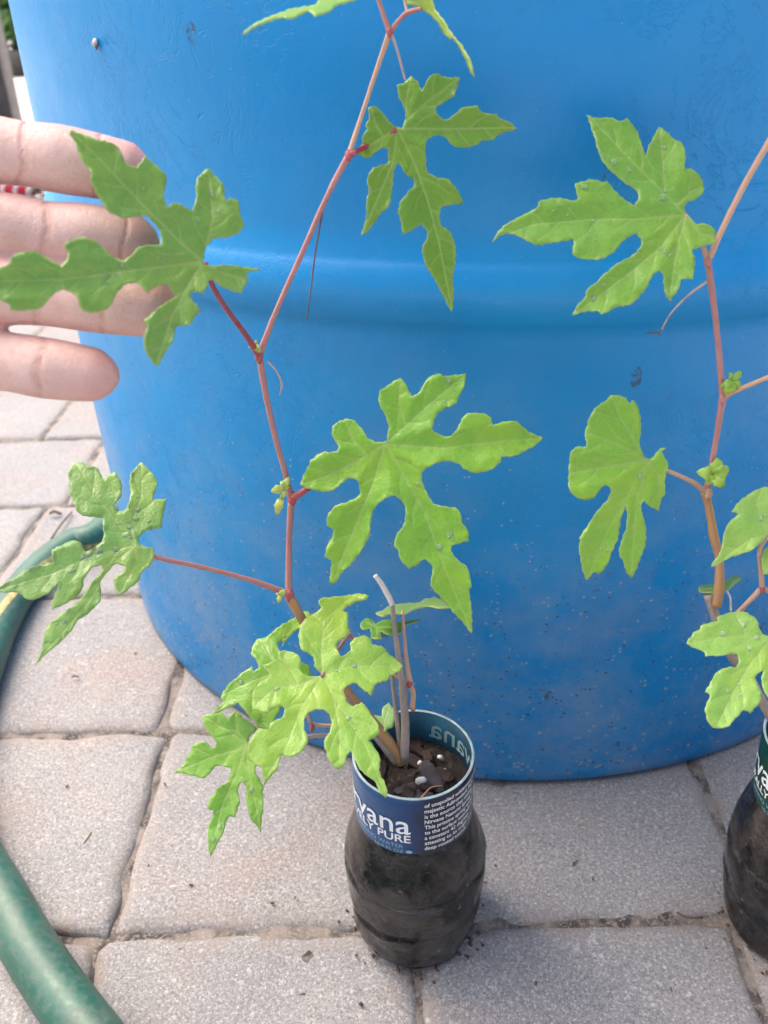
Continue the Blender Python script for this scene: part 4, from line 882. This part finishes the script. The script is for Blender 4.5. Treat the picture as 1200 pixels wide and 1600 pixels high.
# ================================================================== SMALL THINGS NEAR
def drum_pt(x, y, lift=0.0):
    v = FW + (x - 600) / FPX * RT - (y - 800) / FPX * UP; a = v.x**2 + v.y**2; b = -2 * (v.x * DC.x + v.y * DC.y); c = DC.x**2 + DC.y**2 - (.2905 + lift)**2
    return CAM + v * ((-b - math.sqrt(max(0, b*b - 4*a*c))) / 2 / a)
p = drum_pt(152, 67); SN = thing('snail', 'tiny pale snail stuck on the side of the blue drum', 'snail', p)
nrm = (p - Vector((DC.x, DC.y, p.z))).normalized(); V, F = [], []
for k in range(60):
    t = k / 59; a = t * 14; r = .0014 * (1 - t) + .0002; cc = p + nrm * (.0008 + .0016 * t) + (UP * math.sin(a) + nrm.cross(UP) * math.cos(a)) * r * .7; V.append((cc, r * .62))
v, f = tube([q[0] for q in V], [q[1] for q in V], 8, 1); part('shell', v, f, M['shell'], SN)
v, f = tube([p + UP * -.0005 + nrm * .0004, p - UP * .0016 + nrm * .0005, p - UP * .003 + nrm * .0003], [.0008, .0007, .0003], 8, 4); part('foot', v, f, M['snail'], SN)
# bits of grit, dry twig and straw on the pavers
rs = random.Random(21); V, F = [], []
for k in range(260):
    x, yy = rs.uniform(-.34, .3), rs.uniform(.12, .75)
    if math.hypot(x - DC.x, yy - DC.y) < .287: continue
    L = rs.choice((.0004, .0005, .0007, .0012)); a = rs.uniform(0, 3.14); wd = L * rs.uniform(.25, .8); b = len(V); c = Vector((x, yy, .0012)); u = Vector((math.cos(a), math.sin(a), 0)); s = Vector((-u.y, u.x, 0))
    V += [c - u * L - s * wd, c + u * L - s * wd * .4, c + u * L * .8 + s * wd, c - u * L * .7 + s * wd * .6, c + Vector((0, 0, wd * .9)), c - Vector((0, 0, .001))]
    F += [(b, b+1, b+4), (b+1, b+2, b+4), (b+2, b+3, b+4), (b+3, b, b+4)]
DB = kind(part('grit', V, F, M['debris'], PV, smooth=False, origin=(0, 0, 0)), 'stuff')
def straw(pts, r, mat, label):
    V, F = tube([tuple(gnd(x, y, z)) for x, y, z in pts], r, 6, 3); o = part('twig_fragment', V, F, M[mat], None, origin=gnd(*pts[0])); tag(o, label, 'twig')
straw([(130, 1318, .0012), (137, 1306, .002), (142, 1300, .0012)], .0004, 'straw', 'short bit of straw on the paver beside the green hose')
straw([(536, 1318, .0012), (540, 1330, .002), (545, 1338, .0012)], .0004, 'straw', 'pale straw lying against the foot of the blue labelled bottle')
straw([(1058, 1426, .0014), (1072, 1433, .003), (1098, 1434, .0016)], .0005, 'debris', 'thin dark dry twig on the paver joint beside the green labelled bottle')
straw([(80, 842, .002), (95, 820, .004), (112, 800, .002)], .0009, 'debris', 'dry brown twig in the joint above the garden hose')
for (x, y, s_, lab) in ((87, 805, .005, 'curled brown dead leaf in a paver joint above the garden hose'), (118, 1060, .0022, 'small brown leaf flake on the paver below the wet leaf')):
    c = gnd(x, y, .0015); V, F = [], []
    for i in range(6):
        for j in (-1, 0, 1):
            t = i / 5; V.append(c + Vector(((t - .5) * 2 * s_, j * s_ * .45 * math.sin(math.pi * (.1 + .85 * t)) + .3 * s_ * t, .0006 + abs(j) * s_ * .4 + s_ * .25 * math.sin(t * 5))))
    for i in range(5):
        for j in range(2): F.append((i*3+j, i*3+j+1, i*3+j+4, i*3+j+3))
    o = part('dead_leaf', V, F, M['debris'], None, origin=c); tag(o, lab, 'dead leaf'); o.modifiers.new('t', 'SOLIDIFY').thickness = .0003

# ================================================================== FARTHER OFF, LEFT OF THE DRUM
# red and white twisted rope on the ground
e0 = gnd(52, 296, .02); e1 = gnd(-160, 282, .02); RO = thing('twisted_rope', 'red and white twisted rope lying on the ground behind the hand', 'rope', e0 - Vector((0, 0, .02)))
for k in range(3):
    P = []
    for i in range(90):
        t = i / 89; a = t * 70 + k * 2.094; q = e0.lerp(e1, t); P.append(q + Vector((0, math.cos(a), math.sin(a))) * .009)
    V, F = tube(P, .0088, 7, 1); part('strand', V, F, M['roper' if k != 1 else 'ropew'], RO)
rs = random.Random(2); fr = []
for k in range(9): fr.append(tube([e0 + Vector((-.01, 0, 0)), e0 + Vector((.03, rs.uniform(-.02, .02), rs.uniform(-.012, .012))), e0 + Vector((.07, rs.uniform(-.05, .05), rs.uniform(-.018, .01)))], [.004, .003, .001], 5, 3))
part('frayed_end', *join(*fr), M['debris'], RO)
# dark post with pale edge
pb = gnd(40, 232); 
def boxvf(x0, x1, y0, y1, z0, z1, bev=.0):
    V = [Vector(q) for q in ((x0,y0,z0),(x1,y0,z0),(x1,y1,z0),(x0,y1,z0),(x0,y0,z1),(x1,y0,z1),(x1,y1,z1),(x0,y1,z1))]
    return V, [(0,3,2,1),(4,5,6,7),(0,1,5,4),(1,2,6,5),(2,3,7,6),(3,0,4,7)]
PO = thing('timber_post', 'dark weathered timber post with a pale edge strip standing on the slabs', 'post', (pb.x - .18, pb.y, 0))
for i in range(3): part('board', *boxvf(pb.x - .396 + i * .125, pb.x - .396 + i * .125 + .121, pb.y, pb.y + .04, 0.0, 1.9), M['wood'], PO, smooth=False)
part('edge_strip', *boxvf(pb.x - .020, pb.x - .006, pb.y - .006, pb.y + .046, 0.0, 1.905), M['trim'], PO, smooth=False)
part('back_rail', *boxvf(pb.x - .40, pb.x - .022, pb.y + .041, pb.y + .08, .4, .5), M['wood'], PO, smooth=False)
# shrubs in planters
def shrub(cx, cy, pz, wdt, h, mat, label, seed):
    S = thing('shrub', label, 'shrub', (cx, cy, pz), 'shrubs beyond the paving'); rs = random.Random(seed); V, F = [], []
    for k in range(2600):
        while True:
            a = Vector((rs.uniform(-1, 1), rs.uniform(-1, 1), rs.uniform(-1, 1)))
            if .3 < a.length < 1: break
        a *= 1 + .35 * noise.noise(a * 2.4 + Vector((seed, 0, 0)))
        c = Vector((cx + a.x * wdt, cy + a.y * wdt, pz + h * .55 + a.z * h * .52)); s = rs.uniform(.025, .06); n1 = Vector((rs.uniform(-1, 1), rs.uniform(-1, 1), rs.uniform(-.4, 1))).normalized(); u = n1.orthogonal().normalized(); v = n1.cross(u); b = len(V)
        V += [c - u * s, c + v * s * .45, c + u * s, c - v * s * .45]; F.append((b, b+1, b+2, b+3))
    part('foliage', V, F, M[mat], S, smooth=False, origin=(cx, cy, pz + h * .5))
    br = [tube([(cx, cy, pz), (cx + rs.uniform(-.05, .05), cy, pz + h * .35), (cx + rs.uniform(-wdt, wdt) * .6, cy + rs.uniform(-.1, .1), pz + h * .8)], [.02, .014, .005], 6, 4) for _ in range(5)]
    part('branches', *join(*br), M['bark3'], S)
q = gnd(26, 119)
def planter(cx, cy, r, h, label):
    P = thing('planter', label, 'planter', (cx, cy, 0), 'grey planters'); V, F = lathe([(r * .78, 0.0), (r * .95, h * .8), (r * 1.03, h * .82), (r * 1.05, h), (r * .92, h), (r * .9, h * .85), (.02, h * .84)], 28, (cx, cy, 0), (True, True)); part('tub', V, F, M['pot'], P)
planter(q.x - .05, q.y + .3, .30, .20, 'low grey planter under the leafy shrub past the slabs'); shrub(q.x - .05, q.y + .3, .17, .38, .85, 'fol', 'leafy green shrub growing in the low grey planter', 3)
shrub(q.x + .5, q.y + .8, 0, .42, 1.5, 'fol2', 'dark bluish shrub growing behind the planter', 5); shrub(q.x - .8, q.y + .7, 0, .5, 1.3, 'fol', 'wide green shrub growing behind the dark timber post', 8)
